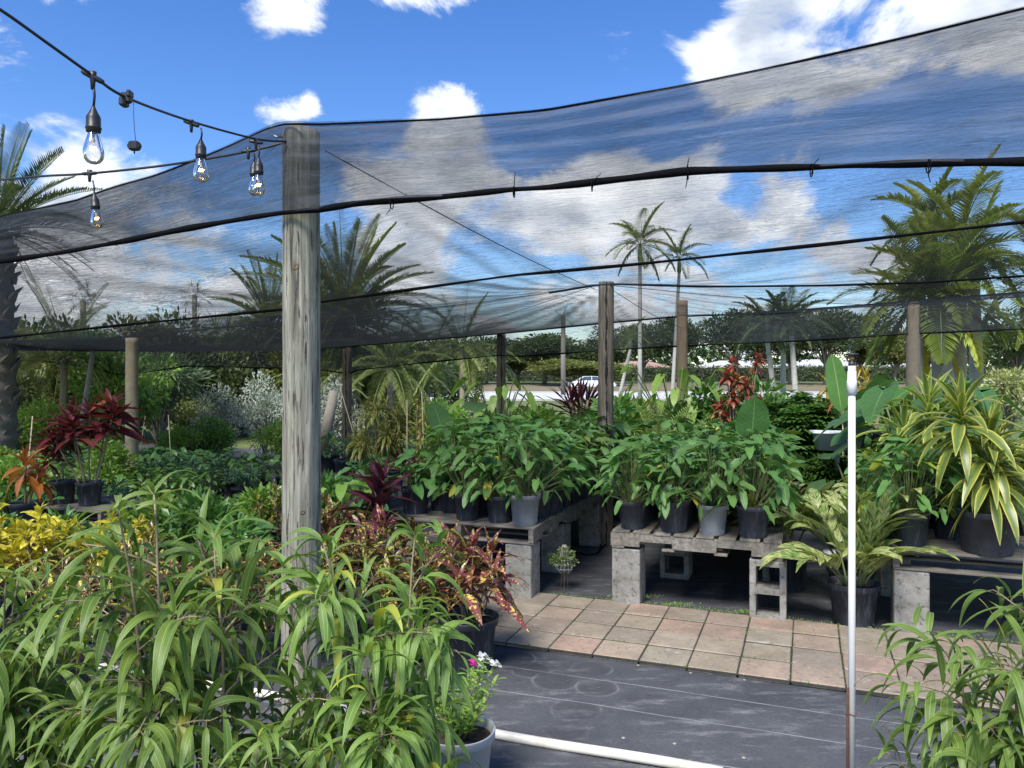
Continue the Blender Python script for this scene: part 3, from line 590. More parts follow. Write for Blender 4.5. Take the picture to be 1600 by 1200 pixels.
def socket_bulb(parent, top, drop, s=1.0, tilt=(0, 0), seed=0):
    """socket hanging `drop` below point top; children: socket > glass_bulb > filament"""
    top = Vector(top); d = Vector((tilt[0], tilt[1], -1)).normalized(); c = top+d*drop
    q = Vector((0, 0, 1)).rotation_difference(-d).to_matrix().to_4x4(); Mx = Matrix.Translation(c) @ q @ Matrix.Scale(s, 4)
    b = MB(); b.tube([top, top.lerp(c, .5)+Vector((.003, 0, 0)), c], .0035*s, .0035*s, 7)
    b.lathe([(.004, .006), (.006, 0), (.011, -.012), (.017, -.022), (.019, -.028), (.019, -.052), (.021, -.054), (.021, -.058), (.019, -.06), (.0195, -.066), (.017, -.068)], 20, M=Mx)
    so = b.build('socket', CORD, parent)
    b = MB(); b.lathe([(.012, -.064), (.0135, -.07), (.017, -.082), (.0225, -.1), (.0265, -.118), (.027, -.13), (.0245, -.142), (.018, -.151), (.009, -.1555), (.001, -.157)], 24, cap=False, M=Mx)
    gb = b.build('glass_bulb', GLASS, so)
    b = MB(); b.lathe([(.004, -.064), (.003, -.085), (.0055, -.09), (.001, -.1)], 10, M=Mx)
    for x in (-.009, .009): b.tube([Mx @ Vector((0, 0, -.09)), Mx @ Vector((x, 0, -.112))], .0006*s, .0006*s, 5)
    b.build('glass_mount', plain('milky_glass', (.5, .5, .48), .3), gb)
    b = MB(); b.tube([Mx @ Vector((-.009+.018*i/12, .003*math.sin(i*2.2), -.112-.005*math.sin(i*1.7+seed))) for i in range(13)], .0017*s, .0017*s, 5)
    b.build('filament', FILA, gb)
def clampjoint(parent, p, d, s=1.0, drop=True):      # moulded tee where the lead leaves the cord
    p = Vector(p); d = Vector(d).normalized(); b = MB()
    b.tube([p-d*.026*s, p-d*.02*s, p, p+d*.02*s, p+d*.026*s], .0055*s, .0055*s, 8, lambda a: .8+.5*math.sin(a*math.pi))
    b.tube([p+Vector((0, 0, .012*s)), p, p-Vector((0, 0, .014*s)), p-Vector((0, 0, .03*s))], .009*s, .0045*s, 8)
    b.build('cord_joint', CORD, parent)
def cord(parent, pts, r):
    # smooth curve through the points
    ps = [Vector(p) for p in pts]; out = []
    for i in range(len(ps)-1):
        a = ps[max(i-1, 0)]; b_ = ps[i]; c = ps[i+1]; d = ps[min(i+2, len(ps)-1)]
        for k in range(8):
            x = k/8; out.append(.5*((2*b_)+(c-a)*x+(2*a-5*b_+4*c-d)*x*x+(3*b_-a-3*c+d)*x**3))
    out.append(ps[-1]); b = MB(); b.tube(out, r, r, 8); b.build('cord', CORD, parent); return out
A = empty('string_light', at(448, 221, 3.17)); tag(A, 'upper black string light cord sloping from the top left corner to the front post', 'string light', 'string lights on the front post'); A.location = (0, 0, 0)
pa = [at(-60, -18, 1.75), at(0, 15, 1.85), at(75, 68, 1.98), at(145, 118, 2.1), at(197, 152, 2.2), at(300, 190, 2.62), at(400, 217, 3.0), at(447, 221, 3.16)]
cord(A, pa, .0042)
clampjoint(A, at(145, 120, 2.1), (.8, .3, -.4), 1.15); socket_bulb(A, at(146, 130, 2.1), .068, .98, seed=1)
clampjoint(A, at(299, 193, 2.62), (.9, .2, -.3), 1.0); socket_bulb(A, at(314, 200, 2.65), .042, .92, seed=2)
clampjoint(A, at(400, 222, 3.0), (.9, .2, -.1), 1.0); socket_bulb(A, at(404, 226, 3.0), .055, .92, seed=3)
B_ = empty('string_light'); tag(B_, 'lower black string light cord running nearly level from left edge to front post', 'string light', 'string lights on the front post')
pb = [at(-60, 284, 3.9), at(0, 281, 3.75), at(70, 275, 3.55), at(140, 271, 3.4), at(260, 258, 3.3), at(385, 237, 3.2), at(447, 222, 3.17)]
cord(B_, pb, .0055)
clampjoint(B_, at(140, 271, 3.4), (1, 0, .05), 1.25); socket_bulb(B_, at(145, 282, 3.4), .062, .96, (.1, 0), seed=4)
clampjoint(B_, at(388, 236, 3.2), (1, 0, .1), 1.15); socket_bulb(B_, at(397, 240, 3.22), .035, .9, seed=5)
cl = empty('cord_clip'); tag(cl, 'black plastic clip on the upper cord with a small block dangling on a thread', 'clip')
p = Vector(at(197, 153, 2.2)); b = MB()
b.bbox(p, (.032, .02, .03), .004, None); b.bbox(p+Vector((-.006, 0, -.012)), (.02, .03, .026), .004); b.bbox(p+Vector((.012, -.002, .01)), (.012, .026, .02), .003); b.build('clip_body', CORD, cl)
b = MB(); q = Vector(at(210, 228, 2.2)); b.tube([p+Vector((.022, 0, -.01)), p.lerp(q, .3)+Vector((.014, 0, 0)), p.lerp(q, .7)+Vector((.008, 0, 0)), q+Vector((.004, 0, .015))], .0009, .0009, 5); b.build('thread', CORD, cl)
b = MB(); b.bbox(q, (.03, .022, .026), .004); b.bbox(q, (.038, .014, .014), .003); b.tube([q, q-Vector((0, 0, .022))], .003, .002, 6); b.build('dangling_block', CORD, cl)
# ================================================================ benches: pallets on concrete blocks
m, t, L = newmat('weathered_pallet_wood')
ge = t.nodes.new('ShaderNodeNewGeometry'); tc = t.nodes.new('ShaderNodeTexCoord')
n1 = noise(t, 8, 8, tc.outputs['Object'], .65, .5, (.35, 4, 4)); n2 = noise(t, 3, 6)
col = ramp(t, ge.outputs['Random Per Island'], (0, (.24, .21, .17)), (.4, (.33, .29, .23)), (.7, (.2, .18, .155)), (1, (.38, .34, .28)))
col = mixc(t, mrange(t, n1, .4, .62), mixc(t, .65, col, (.07, .06, .05)), col); col = mixc(t, mrange(t, n2, .5, .75, 0, .7), col, (.12, .11, .08))
PAL = finish(m, t, col, .9, n1, .7, .004)
m, t, L = newmat('rough_grey_concrete')
n1 = noise(t, 7, 9, rough=.7); n2 = noise(t, 120, 3); n3 = noise(t, 22, 5, rough=.7)
col = mixc(t, mrange(t, n1, .35, .65), (.2, .185, .155), (.42, .405, .37)); col = mixc(t, mrange(t, n3, .55, .62, 0, .85), col, (.09, .085, .07)); col = mixc(t, mathn(t, 'MULTIPLY', n2, .3), col, (.18, .17, .15))
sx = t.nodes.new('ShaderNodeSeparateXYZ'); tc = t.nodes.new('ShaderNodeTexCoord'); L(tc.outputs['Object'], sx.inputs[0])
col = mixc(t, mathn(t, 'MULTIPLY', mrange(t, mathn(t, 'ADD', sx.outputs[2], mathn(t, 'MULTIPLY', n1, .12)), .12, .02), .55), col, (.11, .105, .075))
CONC = finish(m, t, col, .95, n2, .7, .004)
BZ = .40; PT = .125; TOPZ = BZ+PT
def block_mesh(kind):
    b = MB()
    if kind == 'hollow':        # 40 x 20 x 20 block standing on end, its two cells seen through
        w_, d_, h = .225, .2, .397; tk = .04
        for x in (-1, 1): b.bbox((x*(w_/2-tk/2), 0, h/2), (tk, d_, h), .004)
        for z in (tk/2, h/2, h-tk/2): b.box((0, 0, z), (w_-2*tk+.002, d_-.004, tk))
    else: b.bbox((0, 0, .1975), (.195, .195, .395), .006)
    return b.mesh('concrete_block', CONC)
BM = {k: block_mesh(k) for k in ('hollow', 'solid')}
def block(x, y, kind, label, rz=0, k=[0]):
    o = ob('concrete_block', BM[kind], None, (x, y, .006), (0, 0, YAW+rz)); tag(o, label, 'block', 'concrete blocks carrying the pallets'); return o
def pallet_mesh(Lx, Ly, seed, notch=False):
    rr = random.Random(seed); b = MB(); nb = 8; top = MB()
    for k in range(nb):                          # top boards run along x
        wy = Ly/nb*rr.uniform(.78, .93); y = (k+.5)*Ly/nb
        Mx = Matrix.Rotation(rr.uniform(-.006, .006), 4, 'Z')
        top.bbox((Lx/2+rr.uniform(-.008, .008), y, PT-.009+rr.uniform(-.0015, .0015)), (Lx*rr.uniform(.985, 1.0), wy, .017), .003, Mx)
    sts = []
    for x in (.02, Lx/2, Lx-.02):
        st = MB(); sts.append(st)
        if notch:
            for (ya, yb, hh) in ((0, .2, .088), (.2, .42, .05), (.42, Ly-.42, .088), (Ly-.42, Ly-.2, .05), (Ly-.2, Ly, .088)):
                st.box((x, (ya+yb)/2, PT-.018-hh/2), (.036, yb-ya-.0005, hh))
        else: st.box((x, Ly/2, PT-.018-.0445), (.036, Ly-.01, .089))
    bt = MB()
    for k in range(4): bt.bbox((Lx/2, .05+k*(Ly-.1)/3, .009-.0), (Lx*.995, .085, .016), .003)
    return [('deck', top.mesh('deck_boards', PAL)), ('bottom_boards', bt.mesh('bottom_boards', PAL))]+[('stringer', s_.mesh('stringer', PAL)) for s_ in sts]
def pallet(p, Lx, Ly, seed, label, rz=0, z=0, quarter=False):
    root = empty('pallet', (p[0], p[1], BZ+.004+z), YAW+rz); tag(root, label, 'pallet', 'wooden pallets used as plant benches')
    me = pallet_mesh(Lx, Ly, seed, True)
    if quarter: me = pallet_mesh(Ly, Lx, seed, True); 
    Mr = (0, 0, R(90)) if quarter else (0, 0, 0); lo = (Lx, 0, 0) if quarter else (0, 0, 0)
    for n_, mm in me: ob(n_, mm, root, lo, Mr)
    return root
def loc(P, a, b_): q = np.array((P[0], P[1], 0))+E1*a+E2*b_; return q
# bench A: left of the middle aisle, right-front corner at photo (838,822)
A_ = np.array((.15, 5.35, 0)); LA = A_-E1*1.15
pallet(LA, 1.15, 1.0, 11, 'front pallet of the left bench, its end boards jutting over a pale block')
pallet(loc(LA, 0, 1.03), 1.15, 1.0, 12, 'second pallet of the left bench, behind the front one', .01, -.012)
pallet(loc(LA, -.02, 2.06), 1.15, 1.0, 13, 'third and farthest pallet of the left bench', -.01, 0)
for a, b_, k, lb in ((1.03, .11, 'solid', 'tall pale block with black mould under the front right corner of the left bench'), (.1, .11, 'solid', 'solid block under the front left corner of the left bench behind the crotons'),
                     (1.02, .92, 'solid', 'round edged grey block under the left bench, where its first two pallets meet'), (.1, .95, 'solid', 'block under the left side of the left bench in the shade'),
                     (1.04, 1.95, 'solid', 'darker block under the far right side of the left bench'), (1.04, 2.95, 'hollow', 'rearmost block of the left bench')):
    q = loc(LA, a, b_); block(q[0], q[1], k, lb)
# bench B: middle
B0 = np.array((.68, 5.30, 0))
pallet(B0, 1.13, 1.0, 21, 'front pallet of the middle bench with a broken notched front board', 0, 0, True)
pallet(loc(B0, .01, 1.04), 1.13, 1.0, 22, 'second pallet of the middle bench, under the rear philodendrons', .01)
pallet(loc(B0, .01, 2.07), 1.13, 1.0, 23, 'rear pallet of the middle bench', -.01)
for a, b_, k, lb, rz in ((.105, .105, 'solid', 'dark mouldy block under the front left corner of the middle bench', 0), (1.03, .10, 'hollow', 'hollow two cell block standing on end under the front right corner of the middle bench', 0),
                     (.3, .95, 'hollow', 'small looking hollow block in the dark under the middle bench', 0), (1.05, .97, 'solid', 'block under the rear right of the front pallet of the middle bench', 0), (.1, 2.0, 'solid', 'block deep under the left side of the middle bench', 0), (1.0, 2.1, 'solid', 'block deep under the right side of the middle bench', 0)):
    q = loc(B0, a, b_); block(q[0], q[1], k, lb, rz)
# bench C: right
C0 = np.array((2.33, 4.70, 0)); BZs = BZ
pallet(C0, 1.6, 1.0, 31, 'front pallet of the right bench, under the big striped dracaena', 0, -.0)
pallet(loc(C0, 0, 1.03), 1.6, 1.0, 32, 'second pallet of the right bench, behind the dracaena pot')
for a, b_, k, lb in ((.105, .11, 'solid', 'smooth pale solid block under the front left corner of the right bench'), (1.45, .11, 'solid', 'block at the right edge under the right bench'), (.1, .97, 'solid', 'block in the dark behind the pale one of the right bench'), (1.4, .97, 'solid', 'rear right block of the right bench')):
    q = loc(C0, a, b_); block(q[0], q[1], k, lb)
# bench D: left background, low shelf behind the maroon cordyline
D0 = np.array((-4.35, 6.95, 0))
pallet(D0, .85, .7, 41, 'small pallet on the far left under the maroon cordyline pots', 0, -.12)
q = loc(D0, .7, .12); o = block(q[0], q[1], 'solid', 'grey block under the far left pallet, half hidden by yellow crotons'); o.scale = (1, 1, .68)
# ================================================================ pots
m, t, L = newmat('black_nursery_pot'); n1 = noise(t, 5, 7, rough=.7); n2 = noise(t, 14, 6, None, .7, 0, (3, 3, .35)); oi = t.nodes.new('ShaderNodeObjectInfo')
col = mixc(t, mrange(t, n1, .35, .7), (.022, .026, .036), (.06, .068, .088)); col = mixc(t, mathn(t, 'MULTIPLY', mrange(t, n2, .52, .72), mrange(t, oi.outputs['Random'], .2, 1, .15, .8)), col, (.24, .255, .28))
POT = finish(m, t, col, .5, n1, .2, .003, .4)
m, t, L = newmat('dusty_grey_pot'); n1 = noise(t, 6, 7, rough=.7); n2 = noise(t, 14, 6, None, .7, 0, (3, 3, .3))
col = mixc(t, mrange(t, n1, .35, .7), (.2, .215, .235), (.32, .335, .35)); col = mixc(t, mrange(t, n2, .5, .75), col, (.3, .3, .3)); POTG = finish(m, t, col, .65, n1, .2, .003, .3)
POTW = plain('light_grey_pot', (.5, .5, .5), .5, .12, 9, .1, dirt=(.25, .23, .2), dsc=6)
_pc = {}
def pot_mesh(r, h, mat, holes=True):
    k = (round(r, 3), round(h, 3), mat.name)
    if k in _pc: return _pc[k]
    b = MB(); rb = r*.8; n = 48; prof = [(rb*.97, 0), (rb, .006), (rb+(r-rb)*.8, h*.86), (r*1.02, h*.865), (r*1.05, h*.875), (r*1.06, h*.985), (r*1.07, h), (r*1.04, h+.001), (r*.98, h*.985), (r*.96, h*.88), (rb*.9, .02)]
    vs = []
    for (q, z) in prof:
        for i in range(n):
            a = 2*math.pi*i/n; rib = 1-.012*(1 if (i % 4 == 0 and .03 < z/h < .84) else 0); vs.append((q*rib*math.cos(a), q*rib*math.sin(a), z))
    fs = [(k_*n+i, k_*n+(i+1) % n, k_*n+n+(i+1) % n, k_*n+n+i) for k_ in range(len(prof)-1) for i in range(n)]
    b.add(vs, fs, True)
    if holes:                    # drain holes: short dark-rimmed rings near the foot
        for i in range(6):
            a = 2*math.pi*(i+.3)/6; c = Vector((rb*1.02*math.cos(a), rb*1.02*math.sin(a), .028)); u_ = Vector((-math.sin(a), math.cos(a), 0))
            b.tube([c+u_*(.011*math.cos(x))+Vector((0, 0, .011*math.sin(x))) for x in np.linspace(0, 6.283, 11)], .0022, .0022, 4, caps=False)
    me = b.mesh('pot', mat); s = MB(); rr = random.Random(int(r*1000)); rings = 5; sv = [(0, 0, 0)]
    for j in range(1, rings+1):
        for i in range(20): a = 2*math.pi*i/20; q = r*.965*j/rings; sv.append((q*math.cos(a), q*math.sin(a), rr.uniform(-.006, .006)))
    sf = [(0, 1+i, 1+(i+1) % 20) for i in range(20)]+[(1+(j-1)*20+i, 1+(j-1)*20+(i+1) % 20, 1+j*20+(i+1) % 20, 1+j*20+i) for j in range(1, rings) for i in range(20)]
    s.add(sv, [f[::1] for f in sf]); sm = s.mesh('soil', M['soil']); _pc[k] = (me, sm); return _pc[k]
def add_pot(root, r, h, mat, soil=.86):
    me, sm = pot_mesh(r, h, mat); p = ob('pot', me, root); ob('soil', sm, p, (0, 0, h*soil)); return p
def potted(name, loc_, r, h, parts, label, cat, group=None, mat=None, rz=0, s=1, pz=None):
    """an Empty at the foot of the pot > pot (> soil), then the plant's parts standing on the soil"""
    root = empty(name, loc_, rz, s); tag(root, label, cat, group)
    if r: add_pot(root, r, h, mat or POT)
    for (pn, me) in parts: ob(pn, me, root, (0, 0, h*.86 if r else 0))
    return root
# ================================================================ plant makers: each returns [(part name, mesh), ...] standing at z = 0
def curve(p, d, L_, n, droop=0., wob=.0, rg=None):
    p = Vector(p); d = Vector(d).normalized(); out = [p.copy()]
    for i in range(n):
        p = p+d*(L_/n); out.append(p.copy()); d = d+Vector((0, 0, -droop/n))
        if wob: d += Vector(rg.normal(size=3))*wob
        d.normalize()
    return out
def mk_philo(seed, n=34, H=.5, Rr=.24, Ll=(.14, .2), mat='philo', prof='arrow', wk=.46, stem='stemg', lowdroop=.5):
    rg = np.random.default_rng(seed); f = FM(); b = MB(); P = []; D = []; Ls = []; W = []; dr = []
    for i in range(n):
        x = (i+.5)/n; az = i*2.4+rg.normal()*.4; el = R(86)-R(60)*(x**1.15)+rg.normal()*.1; Lp = H*(1.02-.5*x)*rg.uniform(.8, 1.08)
        d = Vector((math.cos(az)*math.cos(el), math.sin(az)*math.cos(el), math.sin(el)))
        c = curve((rg.normal()*.02, rg.normal()*.02, -.01), d, Lp, 5, .35, .02, rg); b.tube(c, .0034, .0022, 3, caps=False)
        tip = c[-1]; l = rg.uniform(*Ll)*(1-.18*x); az2 = az+rg.normal()*.7
        dip = rg.uniform(-.7, .6) if x < .6 else rg.uniform(-1.2, .1)
        P.append(tip); D.append((math.cos(az2), math.sin(az2), dip)); Ls.append(l); W.append(l*wk*rg.uniform(.85, 1.15)); dr.append(rg.uniform(.3, 1.1))
    f.leaves(P, D, Ls, W, dr, prof, 6, .35, rg.normal(size=n)*.45, notch=.14 if prof == 'arrow' else 0, wave=.05, rng=rg)
    return [('stems', b.mesh('stems', M[stem])), ('foliage', f.mesh('foliage', M[mat]))]
def mk_rosettes(seed, heads, mat, Ll, wk, nl, prof='strap', droop=1.6, stem='stemt', el=(85, -35), stemr=.009, base=(0, 0, 0), wave=.02, nseg=7, fold=.35):
    """heads: (x, y, z, tilt x, tilt y, scale) crowns of long leaves, each on a cane from the base"""
    rg = np.random.default_rng(seed); f = FM(); b = MB()
    for (x, y, z, tx, ty, s_) in heads:
        c = curve((x*.25+base[0], y*.25+base[1], 0), (x*.8, y*.8, z), .01, 1)
        pts = [Vector((x*.25, y*.25, 0)).lerp(Vector((x, y, z)), k/8)+Vector((rg.normal()*.004, rg.normal()*.004, 0)) for k in range(9)]
        b.tube(pts, stemr, stemr*.7, 6)
        P = []; D = []; Ls = []; W = []; dr = []
        for i in range(nl):
            k = i/nl; az = i*2.39996+rg.normal()*.15; e = R(el[0]+(el[1]-el[0])*k**.85)+rg.normal()*.1
            l = Ll*s_*(.55+.45*min(1, k*2.2))*rg.uniform(.85, 1.12)
            d = np.array((math.cos(az)*math.cos(e)+tx, math.sin(az)*math.cos(e)+ty, math.sin(e)))
            P.append((x, y, z-k*.16*s_*(Ll/.3))); D.append(d); Ls.append(l); W.append(l*wk*rg.uniform(.85, 1.15)); dr.append(droop*rg.uniform(.7, 1.3)*(.4+.8*k))
        f.leaves(P, D, Ls, W, dr, prof, nseg, fold, rg.normal(size=nl)*.25, wave=wave, rng=rg)
    return [('canes', b.mesh('canes', M[stem])), ('foliage', f.mesh('foliage', M[mat]))]
def mk_ficus(seed, H=.95, spread=.5, nst=5, nbr=5, Ll=(.14, .225), nl=8, mat='ficus', bend=None, low=.25):
    rg = np.random.default_rng(seed); f = FM(); b = MB(); tw = b; P = []; D = []; Ls = []; W = []; dr = []
    def leafy(c, dens):
        n = max(3, int(dens)); m_ = len(c)-1
        for i in range(n):
            k = (i+.5)/(n-.5)*m_; j = min(int(k), m_-1); p = c[j].lerp(c[j+1], k-j); t_ = (c[j+1]-c[j]).normalized(); az = i*2.4+rg.normal()*.5
            s_ = t_.orthogonal().normalized(); q = t_.cross(s_); o = s_*math.cos(az)+q*math.sin(az); d = (o*1.0+t_*.75+Vector((0, 0, .12))).normalized()
            pe = p+d*.016; P.append(pe); D.append(d); l = rg.uniform(*Ll)*(1-.45*(i/n)**2)*(1 if rg.random() > .15 else .6); Ls.append(l); W.append(l*rg.uniform(.125, .175)); dr.append(rg.uniform(1.3, 3.2))
            tw.tube([p, pe], .0013, .001, 3, caps=False)
    for s in range(nst):
        az = s*2.4+rg.normal()*.4+seed; tilt = rg.uniform(.05, .3)*(1 if s else .3)
        L_ = H*rg.uniform(.72, 1.0) if s else H
        c = curve((.02*math.cos(az), .02*math.sin(az), -.02), (math.cos(az)*tilt*spread*2, math.sin(az)*tilt*spread*2, 1), L_, 12, -.05, .045, rg)
        b.tube(c, .0075, .0022, 6); leafy(c[5:], nl*2.6)
        for q in range(5): P.append(c[-1]); a2 = q*1.3+az; D.append((math.cos(a2), math.sin(a2), rg.uniform(.2, 1.6))); l = rg.uniform(.09, .17); Ls.append(l); W.append(l*.14); dr.append(rg.uniform(1, 2.6))
        for k in range(nbr):
            h = low+(1-low)*(k+rg.random())/nbr; j = int(h*11); p = c[j]; a2 = rg.random()*6.28
            d = Vector((math.cos(a2), math.sin(a2), rg.uniform(.5, 1.1))); l2 = spread*rg.uniform(.5, 1.0)*(1.15-.55*h)
            c2 = curve(p, d, l2, 8, .6, .06, rg); tw.tube(c2, .0032, .0014, 5, caps=False); leafy(c2[1:], nl*2.4*l2/.3)
    f.leaves(P, D, Ls, W, dr, 'lance', 9, .28, rg.normal(size=len(P))*.35, wave=.035, rng=rg)
    return [('stems', b.mesh('stems', M['stemt'])), ('foliage', f.mesh('foliage', M[mat]))]
def mk_ginger(seed, canes, Ll=.3):
    """canes: (azimuth, lean, length); long leaves in two ranks along each arching cane"""
    rg = np.random.default_rng(seed); f = FM(); b = MB(); P = []; D = []; Ls = []; W = []; dr = []
    for (az, lean, L_) in canes:
        d0 = Vector((math.cos(az)*lean, math.sin(az)*lean, 1)); c = curve((math.cos(az)*.05, math.sin(az)*.05, 0), d0, L_, 10, 1.1+lean*.5, .02, rg); b.tube(c, .008, .004, 6)
        side = Vector((-math.sin(az), math.cos(az), 0)); n = 9
        for i in range(n):
            k = (.32+.68*i/(n-1))*10; j = min(int(k), 9); p = c[j].lerp(c[j+1], min(1, k-j)); t_ = (c[min(j+1, 10)]-c[j]).normalized(); s_ = side*(1 if i % 2 else -1)
            P.append(p); D.append(s_*rg.uniform(.4, .75)+t_*rg.uniform(.8, 1.1)+Vector((0, 0, .45))); l = Ll*rg.uniform(.8, 1.15)*(1-.25*(i/n)); Ls.append(l); W.append(l*rg.uniform(.24, .3)); dr.append(rg.uniform(.8, 1.5))
    f.leaves(P, D, Ls, W, dr, 'lance', 9, .22, rg.normal(size=len(P))*.35, wave=.03, rng=rg)
    return [('canes', b.mesh('canes', M['stemg'])), ('foliage', f.mesh('foliage', M['ginger']))]
def mk_croton(seed, mat='crot', H=.42, nst=7, Ll=.17, wk=.25, spread=.22, nl=13, stem='stemt'):
    rg = np.random.default_rng(seed); f = FM(); b = MB(); P = []; D = []; Ls = []; W = []; dr = []; T_ = []
    for s in range(nst):
        az = s*2.4+seed; r_ = spread*math.sqrt((s+.3)/nst); h = H*rg.uniform(.62, 1.0)*(1-.25*(s/nst)); top = Vector((math.cos(az)*r_, math.sin(az)*r_, h))
        pts = [Vector((math.cos(az)*.03, math.sin(az)*.03, -.01)).lerp(top, k/7)+Vector((rg.normal()*.006, rg.normal()*.006, -.03*math.sin(k/7*math.pi))) for k in range(8)]; b.tube(pts, .006, .0035, 5)
        tone = rg.random()
        for i in range(nl):
            k = i/nl; a2 = i*2.4+rg.normal()*.2; e = R(78-95*k)+rg.normal()*.12; p = top.lerp(pts[4], k*.85)
            P.append(p); D.append((math.cos(a2)*math.cos(e), math.sin(a2)*math.cos(e), math.sin(e))); l = Ll*rg.uniform(.7, 1.12)*(.6+.4*min(1, k*3)); Ls.append(l); W.append(l*wk*rg.uniform(.8, 1.2)); dr.append(rg.uniform(.7, 2.0)); T_.append(min(1, max(0, tone*.6+rg.random()*.4)))
    f.leaves(P, D, Ls, W, dr, 'lance', 7, .3, rg.normal(size=len(P))*.4, rnd=np.array(T_), wave=.05, rng=rg)
    return [('stems', b.mesh('stems', M[stem])), ('foliage', f.mesh('foliage', M[mat]))]
def mk_bush(seed, rx, ry, rz, mat, n=2500, ls=(.03, .06), wk=.5, lumps=14, trunk=None, stems=5, up=.15, stemmat='bark', whorl=0, lumpr=(.28, .5), shell=.6, zoff=None, droop=.3):
    """shrub or tree crown: leaves in many lumps of different size spread through an uneven volume, on limbs that reach them"""
    rg = np.random.default_rng(seed); f = FM(); b = MB(); cz = rz if zoff is None else zoff; th = trunk or 0
    C_ = sph(lumps, rg)*(rg.random((lumps, 1))**.45)*.74; C_ = C_*np.array((rx, ry, rz))+np.array((0, 0, cz+th)); rl = rg.uniform(*lumpr, size=lumps)*min(rx, rz)
    k = rg.choice(lumps, n, p=rl**2/np.sum(rl**2)); d = sph(n, rg); q = (rg.random((n, 1))**(1-shell+.08)); P = C_[k]+d*q*rl[k][:, None]*np.array((1.15, 1.15, .8))
    P[:, 2] = np.maximum(P[:, 2], .03); D = d+np.array((0, 0, up)); rnd = np.clip(rg.random(lumps)[k]*.45+rg.random(n)*.55, 0, 1)
    if whorl:
        a = rg.random((n, 1))*6.28
        for j in range(whorl):
            aa = a+6.28*j/whorl; DD = np.concatenate([np.cos(aa), np.sin(aa), 0*aa+.1], 1)+d*.5
            f.leaves(P, DD, rg.uniform(*ls, n), rg.uniform(*ls, n)*wk, .8, 'ovate', 2, .25, rnd=rnd, rng=rg)
    else: f.leaves(P, D, rg.uniform(*ls, n), rg.uniform(*ls, n)*wk, droop, 'ovate', 2, .3, rg.normal(size=n)*.8, rnd, rng=rg)
    tr = max(.008, min(rx, rz)*.035)
    if th: b.tube([(0, 0, -.05), (rx*.02, 0, th*.5), (0, rx*.02, th), (0, 0, th+cz*.7)], tr*1.9, tr, 8)
    for i in range(min(lumps, 16)):
        p0 = Vector((0, 0, th*.85+.02)); p3 = Vector(C_[i]); b.tube([p0, p0.lerp(p3, .35)+Vector((0, 0, rz*.12)), p0.lerp(p3, .7)+Vector((0, 0, rz*.08)), p3], tr*.7, tr*.2, 4, caps=False)
    return [('trunk' if th else 'branches', b.mesh('wood', M[stemmat])), ('crown' if th else 'foliage', f.mesh('foliage', M[mat]))]
def frond(f, b, base, d, L_, ll, lw, n, droop, rg, vee=.5, rach=.012, ldroop=.8, tip=.35):
    c = curve(base, d, L_, 10, droop, .012, rg); b.tube(c, rach, rach*.3, 4, caps=False)
    P = []; D = []; Ls = []
    for i in range(n):
        k = .14+.86*(i+.5)/n; x = k*10; j = min(int(x), 9); p = c[j].lerp(c[j+1], x-j); t_ = (c[j+1]-c[j]).normalized()
        s_ = t_.cross(Vector((0, 0, 1))); s_ = s_.normalized() if s_.length > .05 else Vector((1, 0, 0)); u_ = s_.cross(t_)
        l = ll*(math.sin(math.pi*min(1, k**.8*.93+.04))**.55)*(1-tip*k)*rg.uniform(.9, 1.1)
        for sg in (-1, 1): P.append(p); D.append(s_*sg+t_*(.55+.5*k)+u_*(vee+rg.normal()*.1)); Ls.append(l)
    n2 = len(P); f.leaves(P, D, Ls, lw, ldroop, 'lance', 3, .15, rnd=np.full(n2, rg.random()*.92), rng=rg)
